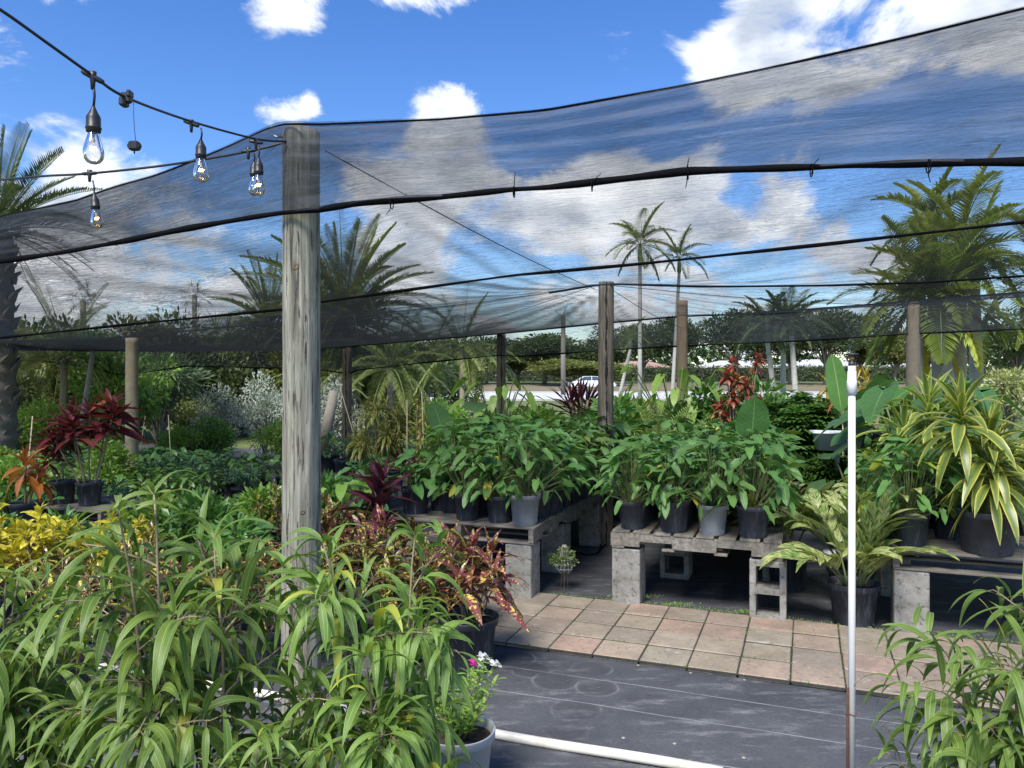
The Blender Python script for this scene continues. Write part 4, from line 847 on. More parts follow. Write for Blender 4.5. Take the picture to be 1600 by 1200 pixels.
def mk_palm(seed, th, tr, L_, nf, mat='palm', ll=.3, lw=.022, nleaf=34, el=(80, -25), droop=1.1, trunkmat='ptrunk', lean=(0, 0), shaft=0, boots=False, vee=.45, ldroop=.8, curv=0, golden=0):
    rg = np.random.default_rng(seed); f = FM(); b = MB(); rb = MB(); g_ = FM(); gb = MB()
    top = Vector((lean[0], lean[1], th)); pts = [Vector((lean[0]*(k/12)**(1+curv), lean[1]*(k/12)**(1+curv), th*k/12)) for k in range(13)]
    n = 120
    pp = [Vector((lean[0]*(k/n)**(1+curv), lean[1]*(k/n)**(1+curv), th*k/n)) for k in range(n+1)]
    b.tube(pp, tr*1.15, tr*.85, 12, (lambda a: 1+.035*math.sin(a*th*60)) if not boots else (lambda a: 1+.05*math.sin(a*th*28)))
    if boots:
        for k in range(int(th*34)):
            a = k*2.4; z = .05+k/34; p = Vector((tr*.95*math.cos(a), tr*.95*math.sin(a), z)); o = Vector((math.cos(a), math.sin(a), rg.uniform(.3, 1.6))).normalized(); s_ = Vector((-math.sin(a), math.cos(a), 0))
            q0 = p-s_*.075; q1 = p+s_*.075; e = p+o*rg.uniform(.04, .16); b.add([q0, q1, e+s_*.035, e-s_*.035, q0-Vector((0, 0, .07)), q1-Vector((0, 0, .07))], [(0, 1, 2, 3), (4, 5, 2, 3), (0, 3, 4), (1, 5, 2)])
    parts = [('trunk', b.mesh('trunk', M[trunkmat]))]
    if shaft:
        s = MB(); s.lathe([(tr*.9, 0), (tr*1.25, shaft*.12), (tr*1.1, shaft*.5), (tr*.6, shaft)], 12, top); parts.append(('crownshaft', s.mesh('crownshaft', M['stemg']))); top = top+Vector((0, 0, shaft*.9))
    for i in range(nf):
        k = (i+.5)/nf; az = i*2.4+rg.normal()*.15
        if golden and i >= nf-golden: az = -1.75+(i-nf+golden)*.75
        e = R(el[0]+(el[1]-el[0])*k**.9)+rg.normal()*.08; d = Vector((math.cos(az)*math.cos(e), math.sin(az)*math.cos(e), math.sin(e)))
        gold = golden and i >= nf-golden
        frond(g_ if gold else f, gb if gold else rb, top-Vector((0, 0, .02*i/nf)), d, L_*rg.uniform(.85, 1.08), ll, lw, nleaf, droop*(.6+.7*k), rg, vee, max(.006, L_*.008), ldroop)
    parts += [('frond_stalks', rb.mesh('stalks', M['stemg'])), ('crown', f.mesh('crown', M[mat]))]
    if golden: parts += [('dying_frond', g_.mesh('dying', M['palm_g']))]
    return parts
def mk_fan(seed, th, tr, nf, fl, seg, mat, petiole=.6, trunkmat='bark', el=(80, -50), lw=.03, droop=1.3):
    rg = np.random.default_rng(seed); f = FM(); b = MB(); rb = MB()
    if th: b.tube([(0, 0, 0), (0, 0, th)], tr, tr*.9, 10)
    for i in range(nf):
        k = (i+.5)/nf; az = i*2.4; e = R(el[0]+(el[1]-el[0])*k); d = Vector((math.cos(az)*math.cos(e), math.sin(az)*math.cos(e), math.sin(e)))
        c = curve((0, 0, th), d, petiole*rg.uniform(.8, 1.1), 4, .5); rb.tube(c, .008, .005, 4, caps=False); t_ = (c[-1]-c[-2]).normalized()
        s_ = t_.cross(Vector((0, 0, 1))); s_ = s_.normalized() if s_.length > .05 else Vector((1, 0, 0)); u_ = s_.cross(t_); P = []; D = []
        for j in range(seg): a = R(-125+250*j/(seg-1)); P.append(c[-1]); D.append(t_*math.cos(a)+s_*math.sin(a)+u_*.15)
        f.leaves(P, D, fl*rg.uniform(.8, 1.1, seg), lw, droop*rg.uniform(.6, 1.2, seg), 'lance', 4, .3, rnd=np.full(seg, rg.random()*.9), rng=rg)
    return ([('trunk', b.mesh('trunk', M[trunkmat]))] if th else [])+[('stalks', rb.mesh('stalks', M['stemg'])), ('crown', f.mesh('crown', M[mat]))]
def mk_big(seed, lv, mat='ear', prof='round', wk=.75, notch=.16, nseg=9, stem='stemg', sr=.009, fold=.2, droop=.6):
    """few large leaves: (tip x, y, z of petiole, leaf azimuth, leaf pitch, length)"""
    rg = np.random.default_rng(seed); f = FM(); b = MB()
    for (x, y, z, az, pi_, l) in lv:
        p = Vector((x, y, z)); b.tube([Vector((x*.1, y*.1, 0)), Vector((x*.35, y*.35, z*.45)), Vector((x*.75, y*.75, z*.82)), p], sr*1.4, sr*.7, 6, caps=False)
        f.leaves([p], [(math.cos(az)*math.cos(pi_), math.sin(az)*math.cos(pi_), math.sin(pi_))], l, l*wk, droop, prof, nseg, fold, rg.normal(size=1)*.15, notch=notch, wave=.03, rng=rg)
    return [('stalks', b.mesh('stalks', M[stem])), ('leaves', f.mesh('leaves', M[mat]))]
def plant(name, loc_, parts, label, cat, group=None, rz=0, s=1):
    root = empty(name, loc_, rz, s); tag(root, label, cat, group)
    for (pn, me) in parts: ob(pn, me, root)
    return root
# ================================================================ potted plants on the benches
ORD = ['front', 'second', 'third', 'fourth', 'fifth', 'sixth', 'seventh', 'eighth', 'ninth', 'tenth', 'eleventh', 'twelfth']
rr = random.Random(21)
PH = [mk_philo(100+i, (66, 50, 74, 60, 70, 46, 62, 56)[i], (.42, .36, .46, .39, .44, .33, .48, .4)[i], .24, ((.12, .18), (.11, .155), (.13, .19), (.12, .175))[i % 4]) for i in range(8)]
def bench_plants(P, cols, rows, a0, da, b0, db, where, group, z=TOPZ, skip=(), front=None, meshes=PH, nm='potted_philodendron', r=.103, h=.2, desc='green philodendron in a black pot', cat='potted plant', greys=()):
    for j in range(rows):
        for i in range(cols):
            if (i, j) in skip: continue
            q = loc(P, a0+da*i+rr.uniform(-.018, .018), b0+db*j+rr.uniform(-.02, .02))
            dsc = desc
            if (i, j) in greys: dsc = desc.replace('black pot', 'dusty grey pot')
            lb = '%s, %s row, %s from left, %s' % (dsc, ORD[j], ['first', 'second', 'third', 'fourth', 'fifth', 'sixth'][i], where)
            potted(nm, (q[0], q[1], z+BZ*0+.005), r, h, meshes[rr.randrange(len(meshes))], lb, cat, group, POTG if (i, j) in greys else POT, rr.uniform(0, 6.28), rr.uniform(.9, 1.1))
bench_plants(LA, 5, 11, .13, .232, .13, .262, 'left bench', 'philodendrons in pots on the benches', greys=((4, 0),), skip=((0, 0), (0, 1), (0, 2), (1, 0)))
bench_plants(B0, 4, 10, .14, .262, .13, .27, 'middle bench', 'philodendrons in pots on the benches', greys=((2, 0),))
bench_plants(loc(C0, 0, 0), 2, 5, .13, .26, .15, .34, 'right bench', 'philodendrons in pots on the benches', skip=((1, 0),))
bench_plants(loc(C0, .9, 0), 2, 3, 0, .3, .8, .34, 'far end of right bench', 'philodendrons in pots on the benches')
# left background rows on the ground
PH2 = [mk_philo(200+i, 30, .34, .2, (.12, .17), 'philo2', 'ovate', .5) for i in range(3)]
BL = [mk_bush(210+i, .22, .22, .16, 'blueleaf', 700, (.035, .06), .35, 8) for i in range(2)]
SM = [mk_philo(220+i, 44, .3, .2, (.09, .13), 'schef', 'ovate', .42) for i in range(3)]
for rw in range(9):
    for c in range(10):
        q = np.array((-3.05, 10.3, 0))-E1*.36*(c+.3*(rw % 2))-E2*.44*rw; kind = (PH2, PH2, BL, SM, SM, SM, BL, SM, PH2)[rw]
        if rw > 5 and c > 13-rw: continue
        potted({'P': 'potted_caladium', 'B': 'potted_fern', 'S': 'potted_schefflera'}['PPBSSSBSP'[rw]], (q[0], q[1], .006), .1, .2, kind[rr.randrange(len(kind))],
               '%s in left ground block, %s row from back, %s from right' % ({'P': 'large leaved green plant', 'B': 'blue green ferny plant', 'S': 'small green bushy plant'}['PPBSSSBSP'[rw]], ['first', 'second', 'third', 'fourth', 'fifth', 'sixth', 'seventh', 'eighth', 'ninth'][rw], ['first', 'second', 'third', 'fourth', 'fifth', 'sixth', 'seventh', 'eighth', 'ninth', 'tenth'][c]), 'potted plant', 'plants in rows on the ground left of the front post', None, rr.uniform(0, 6), rr.uniform(.95, 1.15))
LB = [mk_bush(230+i, .3, .3, .28, 'lime', 1500, (.04, .07), .6, 12) for i in range(2)]
for i, (x, y) in enumerate(((-5.4, 8.6), (-5.9, 8.0), (-5.0, 7.7), (-4.6, 8.7), (-6.2, 9.1), (-5.3, 7.0), (-4.9, 6.3))):
    potted('potted_shrub', (x, y, .006), .13, .24, LB[i % 2], 'lime green bushy shrub at the left edge, %s of seven from the nearest' % ['fourth', 'third', 'fifth', 'sixth', 'seventh', 'second', 'first'][i], 'shrub', 'lime green shrubs at the left edge', None, i, 1.15)
for i, (x, y) in enumerate(((-.3, 9.9), (.25, 9.7), (.8, 10.1), (1.15, 9.5), (-.8, 9.6), (.5, 10.7), (-.1, 10.8))):
    potted('potted_shrub', (x, y, .006), .15, .28, LB[i % 2], 'light green bushy shrub behind the left bench, %s from the left' % ['third', 'fifth', 'sixth', 'seventh', 'first', 'fourth among the rear ones', 'second among the rear ones'][i], 'shrub', 'light green shrubs behind the left bench', None, i*2, 1.5)
for i, (x, y, k, s) in enumerate(((-1.3, 10.6, 0, 1.3), (-1.9, 11.2, 1, 1.2), (-2.5, 11.6, 0, 1.3), (-1.1, 12.2, 1, 1.5), (-2.1, 12.8, 0, 1.5), (-3.0, 12.6, 1, 1.3))):
    potted('potted_shrub', (x, y, .006), .14, .24, (BL, LB)[k][i % 2] if k == 0 else SM[i % 3], ['bluish green', 'leafy dark'][k]+' small shrub beyond the gold striped dracaena, '+['nearest', 'second nearest', 'third nearest', 'third farthest', 'second farthest', 'farthest'][i]+' of six', 'shrub', 'small shrubs beyond the gold striped dracaena', None, i, s)
for i in range(6):
    q = np.array((-1.35, 7.1, 0))+E1*.12*i*(-1)+E2*.3*i; potted('potted_caladium', (q[0]-.1, q[1], .15), .1, .2, PH2[i % 3], 'green leafy plant in the short row left of the left bench, '+['first', 'second', 'third', 'fourth', 'fifth', 'sixth'][i]+' from the front', 'potted plant', 'short row left of the left bench', None, i*1.3, 1.1)
# ---------------------------------------------------------------- big striped dracaenas on the right bench
DR1 = mk_rosettes(301, [(.0, -.02, .54, 0, -.1, 1.0), (-.15, .05, .7, -.15, 0, .95), (.12, .1, .45, .1, 0, .95), (-.05, -.08, .36, 0, -.2, .9)], 'drac', .45, .145, 36, 'strap', 1.7)
DR2 = mk_rosettes(302, [(0, 0, .6, .0, 0, 1.0), (.12, -.08, .42, .2, -.1, .9)], 'drac', .43, .145, 34, 'strap', 1.9)
x, y, _ = at(1556, 866, 4.57)
potted('potted_dracaena', (2.86, 4.62, TOPZ+.006), .175, .27, DR1, 'large dracaena with yellow edged drooping leaves in a big black pot at the right edge', 'dracaena', 'yellow striped dracaenas on the right bench', None, .2, .94)
potted('potted_dracaena', (3.62, 4.95, TOPZ+.006), .16, .26, DR2, 'striped dracaena cut by the right edge, behind the large one', 'dracaena', 'yellow striped dracaenas on the right bench', None, 1.2, .95)
potted('potted_dracaena', (2.95, 5.45, TOPZ+.006), .16, .26, DR2, 'striped dracaena standing behind and left of the large one, its top near the palm trunks', 'dracaena', 'yellow striped dracaenas on the right bench', None, 3.2, 1.06)
# ---------------------------------------------------------------- variegated gingers
GI1 = mk_ginger(311, [(-1.9, .4, .38), (-1.2, .4, .36), (.1, .3, .6), (-.35, .5, .4), (2.9, .6, .45), (-2.7, .6, .42), (-1.5, .25, .55), (.6, .3, .6), (1.2, .2, .6), (-.8, .15, .5), (2.0, .25, .55), (.5, .5, .42)], .36)
GI2 = mk_ginger(312, [(-2.2, .4, .6), (-1.3, .3, .72), (-.3, .4, .6), (.7, .4, .65), (1.8, .4, .6), (2.9, .5, .6), (-2.9, .55, .55), (3.6, .3, .7)], .33)
GI3 = mk_ginger(313, [(-2.0, .3, .7), (-1.0, .35, .75), (0.1, .45, .65), (1.0, .4, .65), (2.3, .4, .6), (3.1, .5, .65), (-1.5, .2, .8), (-.5, .25, .78)], .33)
potted('potted_ginger', (2.17, 4.88, .006), .155, .29, GI1, 'cream striped ginger in a black pot on the ground between middle and right benches', 'ginger plant', 'variegated gingers', None, 0, .95)
potted('potted_ginger', (2.05, 5.72, .006), .15, .28, GI2, 'variegated ginger behind and left of the front one beside the middle bench', 'ginger plant', 'variegated gingers', None, .5, .98)
potted('potted_ginger', (2.32, 5.25, .006), .15, .28, GI3, 'taller variegated ginger directly behind the front one, rising right of the white riser pipe', 'ginger plant', 'variegated gingers', None, 0, 1.02)
# ---------------------------------------------------------------- crotons
CR1 = mk_croton(321, 'crot3', .46, 8, .26, .23, .24, 11); CR2 = mk_croton(322, 'crot', .46, 7, .25, .27, .25, 10); CR3 = mk_croton(323, 'crot2', .45, 8, .25, .2, .25, 11); CRY = mk_croton(324, 'crot_y', .52, 17, .13, .4, .32, 20)
CRG = mk_croton(325, 'crot', .5, 10, .15, .2, .26, 12)
potted('potted_croton', (-.235, 4.17, .006), .15, .275, CR1, 'red and yellow speckled croton in a large black pot on the paver edge', 'croton', 'speckled crotons', None, .6, 1.03)
for (x, y, me, s, lb) in ((-.62, 4.28, CR2, 1.0, 'yellow speckled croton just left of the one on the paver edge'), (-.98, 4.45, CR2, .98, 'speckled croton seen right behind the front post'), (-1.3, 4.1, CR3, 1.0, 'dark speckled croton left of the foot of the front post'),
                          (-1.25, 4.95, CR3, 1.1, 'dark red croton left of the front post, topmost of the reddish ones'), (-1.75, 4.05, CR2, .95, 'brownish speckled croton behind the long leaved fig'),
                          (-2.2, 4.4, CRG, 1.0, 'green and maroon croton right of the yellow croton'), (-.55, 5.0, CR2, .9, 'speckled croton in front of the left bench'), (-.9, 5.15, CR1, .95, 'speckled croton by the left front corner of the left bench'), (-1.35, 5.6, CR3, 1.0, 'dark red croton farthest back, left of the left bench'),
                          (-2.15, 3.7, CRG, .95, 'green croton with narrow leaves behind the left fig'), (-1.9, 6.3, CRG, .95, 'greenish croton behind the rear row, left of the front post'), (-2.65, 4.4, CRG, .9, 'greenish croton between the yellow ones and the maroon one'),
                          (-.35, 4.72, CR2, .85, 'low speckled croton between the paver edge and the left bench')):
    potted('potted_croton', (x, y, .006), .14, .26, me, lb, 'croton', 'speckled crotons', None, x*7, s)
for (x, y, s, lb) in ((-3.0, 4.6, 1.12, 'bright yellow croton at the left edge'), (-2.62, 5.0, .95, 'smaller yellow croton just right of the one at the left edge'), (-3.25, 4.05, .95, 'lower yellow croton cut by the left edge')):
    potted('potted_croton', (x, y, .006), .14, .26, CRY, lb, 'croton', 'yellow crotons', None, x*5, s)
GB = [mk_bush(240+i, .3, .3, .26, 'schef', 900, (.06, .1), .45, 12) for i in range(2)]
for i, (x, y, k, s, lb) in enumerate(((-2.3, 5.6, 0, 1.3, 'green bushy shrub between yellow crotons and left rear rows'), (-1.85, 5.5, 1, 1.25, 'green bushy shrub left of the front post, among crotons'), (-2.75, 5.95, 2, 1.3, 'yellow green shrub just in front of the far left pallet'), (-1.72, 4.75, 3, 1.2, 'green shrub half way between front post and yellow crotons'),
        (-2.1, 6.4, 2, 1.3, 'yellow green shrub behind the crotons left of the front post'), (-1.6, 6.6, 0, 1.3, 'green shrub half hidden behind the front post'), (-3.1, 5.3, 3, 1.1, 'green shrub behind the bright yellow croton'), (-2.5, 6.9, 1, 1.15, 'green shrub between maroon cordyline and front post'), (-3.75, 5.6, 0, 1.0, 'green shrub at the left edge behind the yellow croton'), (-2.35, 4.9, 1, 1.1, 'low green shrub right of the smaller yellow croton'))):
    potted('potted_shrub', (x, y, .006), .14, .25, (GB[0], PH2[0], LB[0], GB[1])[k], lb, 'shrub', 'green shrubs among the crotons', None, i*1.1, s*.8)
# ---------------------------------------------------------------- maroon cordylines and friends
x0, y0 = -4.0, 7.0
H1 = [(.0, 0, .68, 0, 0, 1.05), (-.22, .05, .62, -.2, 0, 1), (.22, .0, .66, .2, 0, 1), (-.08, -.12, .56, 0, -.2, .9), (.12, .12, .74, 0, .1, 1), (-.3, -.05, .44, -.2, -.2, .75)]
potted('potted_cordyline', (-3.85, 7.0, .41), .11, .21, mk_rosettes(331, H1, 'red', .34, .27, 18, 'lance', .8, el=(60, -15)), 'tall deep maroon cordyline with flat crowns of broad leaves on the far left pallet', 'cordyline')
potted('potted_cordyline', (-4.15, 7.1, .41), .11, .21, mk_rosettes(332, [(0, 0, .5, 0, 0, .9), (-.1, -.1, .3, 0, -.2, .8)], 'red', .3, .25, 16, 'lance', 1.2), 'shorter maroon cordyline with an orange centre left of the tall one', 'cordyline')
potted('potted_cordyline', (-4.12, 6.5, .3), .12, .22, mk_rosettes(333, [(0, 0, .38, 0, 0, 1.0), (.08, .05, .26, 0, 0, .8)], 'orange', .26, .3, 14, 'lance', 1.9), 'orange and red leaved plant below the maroon cordyline', 'croton')
potted('potted_cordyline', (-1.0, 5.65, .25), .12, .22, mk_rosettes(334, [(0, 0, .3, 0, 0, 1.1), (.05, .05, .38, 0, 0, 1.)], 'purple', .36, .2, 16, 'lance', .9, el=(80, 0)), 'dark purple brown cordyline with long stiff leaves, right of the front post', 'cordyline')
for i, (x, y, z, s, lb) in enumerate(((-1.15, 7.6, .5, .8, 'magenta tipped cordyline in front of the golden croton'), (-1.0, 7.9, .45, .75, 'small magenta cordyline right of the other one'), (-1.9, 8.8, .1, .9, 'low purple plant right of the front post'), (-2.15, 9.1, .05, .9, 'low purple plant second from the front post'), (-1.6, 9.6, .1, .9, 'low purple plant under the gold striped dracaena'))):
    potted('potted_cordyline', (x, y, z), .1, .19, mk_rosettes(340+i, [(0, 0, .16, 0, 0, .8), (.1, .06, .12, 0, 0, .7), (-.1, 0, .1, 0, 0, .7)], 'purple' if i > 1 else 'red', .25, .25, 13, 'lance', 1.0, el=(85, 0)), lb, 'cordyline', 'small purple plants', None, i, s)
potted('potted_caladium', (-1.32, 5.95, .25), .12, .22, mk_philo(351, 18, .38, .2, (.2, .26), 'lime', 'arrow', .5), 'yellow green broad leaved plant just right of the front post', 'potted plant')
potted('potted_caladium', (-.75, 5.95, TOPZ), .11, .2, mk_philo(352, 16, .3, .2, (.2, .26), 'philo', 'heart', .5), 'broad leaved green plant at the left front corner of the left bench', 'potted plant')
potted('potted_caladium', (-.55, 6.1, TOPZ), .11, .2, mk_philo(353, 16, .26, .2, (.16, .22), 'philo', 'heart', .5), 'second broad leaved green plant on the left bench, beside the corner one', 'potted plant')
# gold edged dracaena ball
rg = np.random.default_rng(8); hd = []
for i in range(26):
    d = sph(1, rg)[0]; d[2] = d[2]*.95; hd.append((d[0]*.27, d[1]*.27, .72+d[2]*.3, d[0]*.5, d[1]*.5, rg.uniform(.85, 1.1)))
potted('potted_dracaena', (-1.6, 9.1, .006), .17, .3, mk_rosettes(361, hd, 'drac2', .23, .15, 22, 'strap', 1.8, stemr=.012), 'round mounded dracaena with narrow gold striped leaves beside the leaning blackened post', 'dracaena')
hd = [(rg.normal()*.03, rg.normal()*.03, .25+.085*i, 0, 0, .75+.2*math.sin(i*1.3)) for i in range(10)]
potted('potted_croton', (-1.03, 8.5, .1), .12, .22, mk_rosettes(362, hd, 'ylw', .15, .3, 12, 'lance', 1.3), 'golden leaved plant in a column beside a stake', 'croton')
potted('potted_croton', (-.85, 9.0, .1), .13, .24, mk_croton(363, 'crot2', .6, 8, .15, .25, .2, 12), 'dark red croton right of the golden column plant', 'croton')
# elephant ears and climbing philodendrons
potted('potted_elephant_ear', (-.5, 7.1, TOPZ), .11, .2, mk_big(371, [(.12, .0, .55, 1.2, .5, .3), (-.14, .02, .36, 2.2, 1.1, .34), (.02, -.05, .38, -.6, .5, .26)]), 'blue green elephant ear with a raised broad leaf on the left bench', 'elephant ear')
potted('potted_elephant_ear', (1.97, 6.5, .3), .12, .22, mk_big(372, [(.03, -.1, .58, -1.57, 1.36, .36), (-.15, .1, .3, 2.5, .2, .3), (.2, .1, .32, .5, .1, .3)], fold=.08, droop=.12, wk=.8), 'elephant ear holding one big upright ribbed leaf above the middle bench', 'elephant ear')
def climber(seed, n, zt, rad, l): 
    rg = np.random.default_rng(seed); return [(rad*math.cos(i*2.4)*rg.uniform(.5, 1), rad*math.sin(i*2.4)*rg.uniform(.5, 1), zt*(.45+.55*(i/n))*rg.uniform(.9, 1.05), i*2.4+rg.normal()*.3, rg.uniform(-1.1, -.1), l*rg.uniform(.7, 1.1)) for i in range(n)]
potted('potted_philodendron', (-.15, 8.7, .42), .14, .25, mk_big(373, climber(1, 26, 1.0, .45, .27), 'lime', 'arrow', .45), 'tall yellow green philodendron with drooping arrow leaves in front of the dark scaly post', 'philodendron')
potted('potted_philodendron', (2.05, 9.7, .35), .14, .25, mk_big(374, climber(2, 26, 1.2, .6, .34), 'lime', 'arrow', .45), 'tall drooping philodendron around the brown post', 'philodendron')
potted('potted_palm', (1.5, 8.1, .42), .15, .26, mk_palm(375, .05, .02, .8, 34, 'fern', .2, .013, 20, (85, 5), 1.3), 'pale green feathery palm left of the brown post', 'small palm')
potted('potted_palm', (1.85, 8.7, .35), .15, .26, mk_palm(376, .05, .02, .75, 28, 'fern', .2, .013, 20, (85, 5), 1.3), 'second pale feathery palm just behind the first', 'small palm')
potted('potted_grass', (2.4, 8.3, .4), .15, .26, mk_rosettes(377, [(0, 0, .3, 0, 0, 1), (.1, .1, .35, 0, 0, 1), (-.15, 0, .3, 0, 0, 1), (.2, -.1, .25, 0, 0, 1)], 'blueleaf', .4, .04, 46, 'strap', 1.6), 'dark green grassy plant right of the brown post', 'grassy plant')
hd = [(rg.normal()*.13, rg.normal()*.1, .5+.048*i, rg.normal()*.2, rg.normal()*.2, .8) for i in range(20)]
mred = leafmat('red_yellow_croton_leaf', (.16, .02, .025), (.34, .04, .045), rib=(.45, .2, .08), kind='speck', c3=(.09, .12, .03), old=(.5, .3, .05), trans=.12); M['redc'] = mred
potted('potted_croton', (2.62, 8.9, .15), .15, .27, mk_rosettes(378, hd, 'redc', .17, .42, 18, 'lance', 1.2), 'tall red and green croton behind the upright elephant ear leaf', 'croton')
potted('potted_schefflera', (2.95, 7.9, .15), .18, .3, mk_bush(379, .48, .42, .42, 'schef', 1500, (.07, .11), .38, 18, None, whorl=6), 'dense dark green umbrella shrub right of the red croton', 'shrub', s=1.22)
potted('potted_schefflera', (3.3, 8.5, .12), .18, .3, mk_bush(380, .42, .42, .42, 'schef', 1100, (.07, .11), .38, 16, None, whorl=6), 'second umbrella shrub behind, reaching the white riser pipe', 'shrub', s=1.2)
potted('potted_banana', (2.95, 6.5, .25), .15, .27, mk_big(381, [(-.17, -.02, .8, 2.5, 1.45, .5), (.05, 0, .5, .3, .9, .45), (.2, .1, .75, .3, .8, .5)], 'banana', 'paddle', .34, .0, 12, 'stemt', .02), 'banana plant with one narrow upright leaf behind the riser head', 'banana plant')
potted('potted_banana', (2.95, 6.25, .2), .14, .25, mk_big(382, [(-.02, -.04, .72, -1.2, -1.25, .42), (.08, 0, .66, .3, -1.0, .4)], 'red', 'paddle', .38, .0, 10, 'stemt', .016), 'plant with hanging dark maroon leaves right of the riser pipe', 'banana plant')
potted('potted_elephant_ear', (2.75, 6.2, .3), .13, .24, mk_big(383, [(0, -.1, .62, -.2, .1, .34), (-.22, -.1, .25, 3.6, -.3, .3), (-.1, .1, .4, 2, .1, .3)], 'ear', 'round', .7), 'blue green elephant ear with a level leaf beside the riser pipe', 'elephant ear')
potted('potted_philodendron', (3.2, 6.25, .5), .18, .3, mk_big(384, climber(5, 22, .78, .45, .46), 'ear', 'heart', .68), 'giant philodendron with broad glossy leaves behind the right bench', 'philodendron')
potted('potted_philodendron', (3.75, 7.0, .5), .18, .3, mk_big(385, climber(6, 20, .85, .5, .46), 'ear', 'heart', .68), 'second giant philodendron, farther right', 'philodendron')
mbr = leafmat('bronze_croton_leaf', (.28, .16, .03), (.5, .42, .06), rib=(.5, .35, .1), old=(.35, .08, .02), trans=.25); M['bronze'] = mbr
hd = [(rg.normal()*.3, rg.normal()*.2, .95+rg.normal()*.1, 0, 0, 1.) for i in range(9)]
potted('potted_croton', (3.95, 8.1, .2), .17, .3, mk_rosettes(386, hd, 'bronze', .26, .16, 16, 'lance', 1.1), 'bronze and yellow croton below the golden palm frond', 'croton')
potted('potted_bromeliad', (.8, 9.0, .38), .14, .26, mk_rosettes(387, [(0, 0, .62, 0, 0, 1.0), (.08, 0, .6, .1, 0, .9), (-.1, .02, .6, -.1, 0, .9)], M and 'purple', .42, .085, 30, 'strap', .5, el=(85, 10), stemr=.04), 'spiky maroon bromeliad raised in front of the white car', 'bromeliad', s=1.12)
mvb = leafmat('cream_variegated_leaf', (.3, .36, .12), (.5, .52, .22), trans=.25); M['cream'] = mvb
potted('potted_shrub', (5.25, 8.1, .3), .2, .3, mk_bush(388, .36, .36, .34, 'cream', 2200, (.04, .07), .45, 14, .45), 'rounded cream and green shrub at the right edge, in front of the far car', 'shrub')
potted('potted_schefflera', (2.95, 6.9, .1), .15, .26, mk_bush(389, .3, .3, .3, 'schef', 800, (.06, .09), .4, 10, None, whorl=5), 'green shrub under the giant philodendron', 'shrub')
potted('potted_cordyline', (2.45, 6.55, .3), .1, .2, mk_rosettes(390, [(0, 0, .12, 0, 0, .7), (.1, 0, .1, 0, 0, .7)], 'purple', .22, .3, 14, 'lance', .9), 'small purple plant beside the white basin', 'cordyline')
for i, (x, y, k, s, lb) in enumerate(((1.55, 9.6, 0, 1.75, 'lime shrub behind the pale feathery palms'), (2.35, 9.5, 1, 1.75, 'green shrub just right of the brown post'), (2.75, 9.9, 0, 1.6, 'lime shrub behind the tall red croton'), (3.25, 9.9, 1, 1.8, 'green shrub right of the tall red croton, behind the umbrella shrubs'), (3.7, 9.6, 0, 1.75, 'lime shrub under the three road palms'), (4.3, 9.4, 1, 1.8, 'green shrub behind the riser pipe, in front of the road'), (4.75, 9.0, 0, 1.7, 'lime shrub by the foot of the palm clump'), (5.4, 9.3, 1, 1.8, 'green shrub behind the cream shrub at the right'), (.2, 8.6, 0, 1.5, 'lime shrub right of the dark scaly post'), (1.15, 8.6, 1, 1.6, 'green shrub right of the maroon bromeliad'))):
    potted('potted_shrub', (x, y, .15), .15, .28, (LB[i % 2], GB[i % 2])[k], lb, 'shrub', 'shrubs screening the road behind the middle bench', None, i*1.7, s)
# ---------------------------------------------------------------- white basin on a stand
WB = plain('white_enamel', (.68, .72, .74), .3, .05, 3, .03)
root = empty('basin', (2.9, 6.85, 0), YAW+.1); tag(root, 'shallow white plastic basin on a stand among the plants, left of the riser pipe', 'basin')
b = MB(); w_, d_ = .21, .15
rim = [(-w_, -d_), (w_, -d_), (w_, d_), (-w_, d_)]
def rr4(sx_, sy_, z, r_=.04, n=6):
    out = []
    for cx, cy, a0 in ((1, 1, 0), (-1, 1, 90), (-1, -1, 180), (1, -1, 270)):
        for k in range(n+1): a = R(a0+90*k/n); out.append((cx*(sx_-r_)+r_*math.cos(a), cy*(sy_-r_)+r_*math.sin(a), z))
    return out
rings = [rr4(w_*.82, d_*.8, .93), rr4(w_*.95, d_*.95, 1.075), rr4(w_*1.05, d_*1.06, 1.08), rr4(w_*1.05, d_*1.06, 1.09), rr4(w_*.92, d_*.92, 1.09), rr4(w_*.8, d_*.78, .94)]
n = len(rings[0]); b.add([p for r_ in rings for p in r_], [(k*n+i, k*n+(i+1) % n, k*n+n+(i+1) % n, k*n+n+i) for k in range(5) for i in range(n)]+[tuple(range(n-1, -1, -1)), tuple(5*n+i for i in range(n))], True)
b.build('bowl', WB, root); b = MB(); b.lathe([(.03, 0), (.12, 0), (.12, .02), (.025, .03), (.02, .93)], 16); b.build('stand', WB, root)
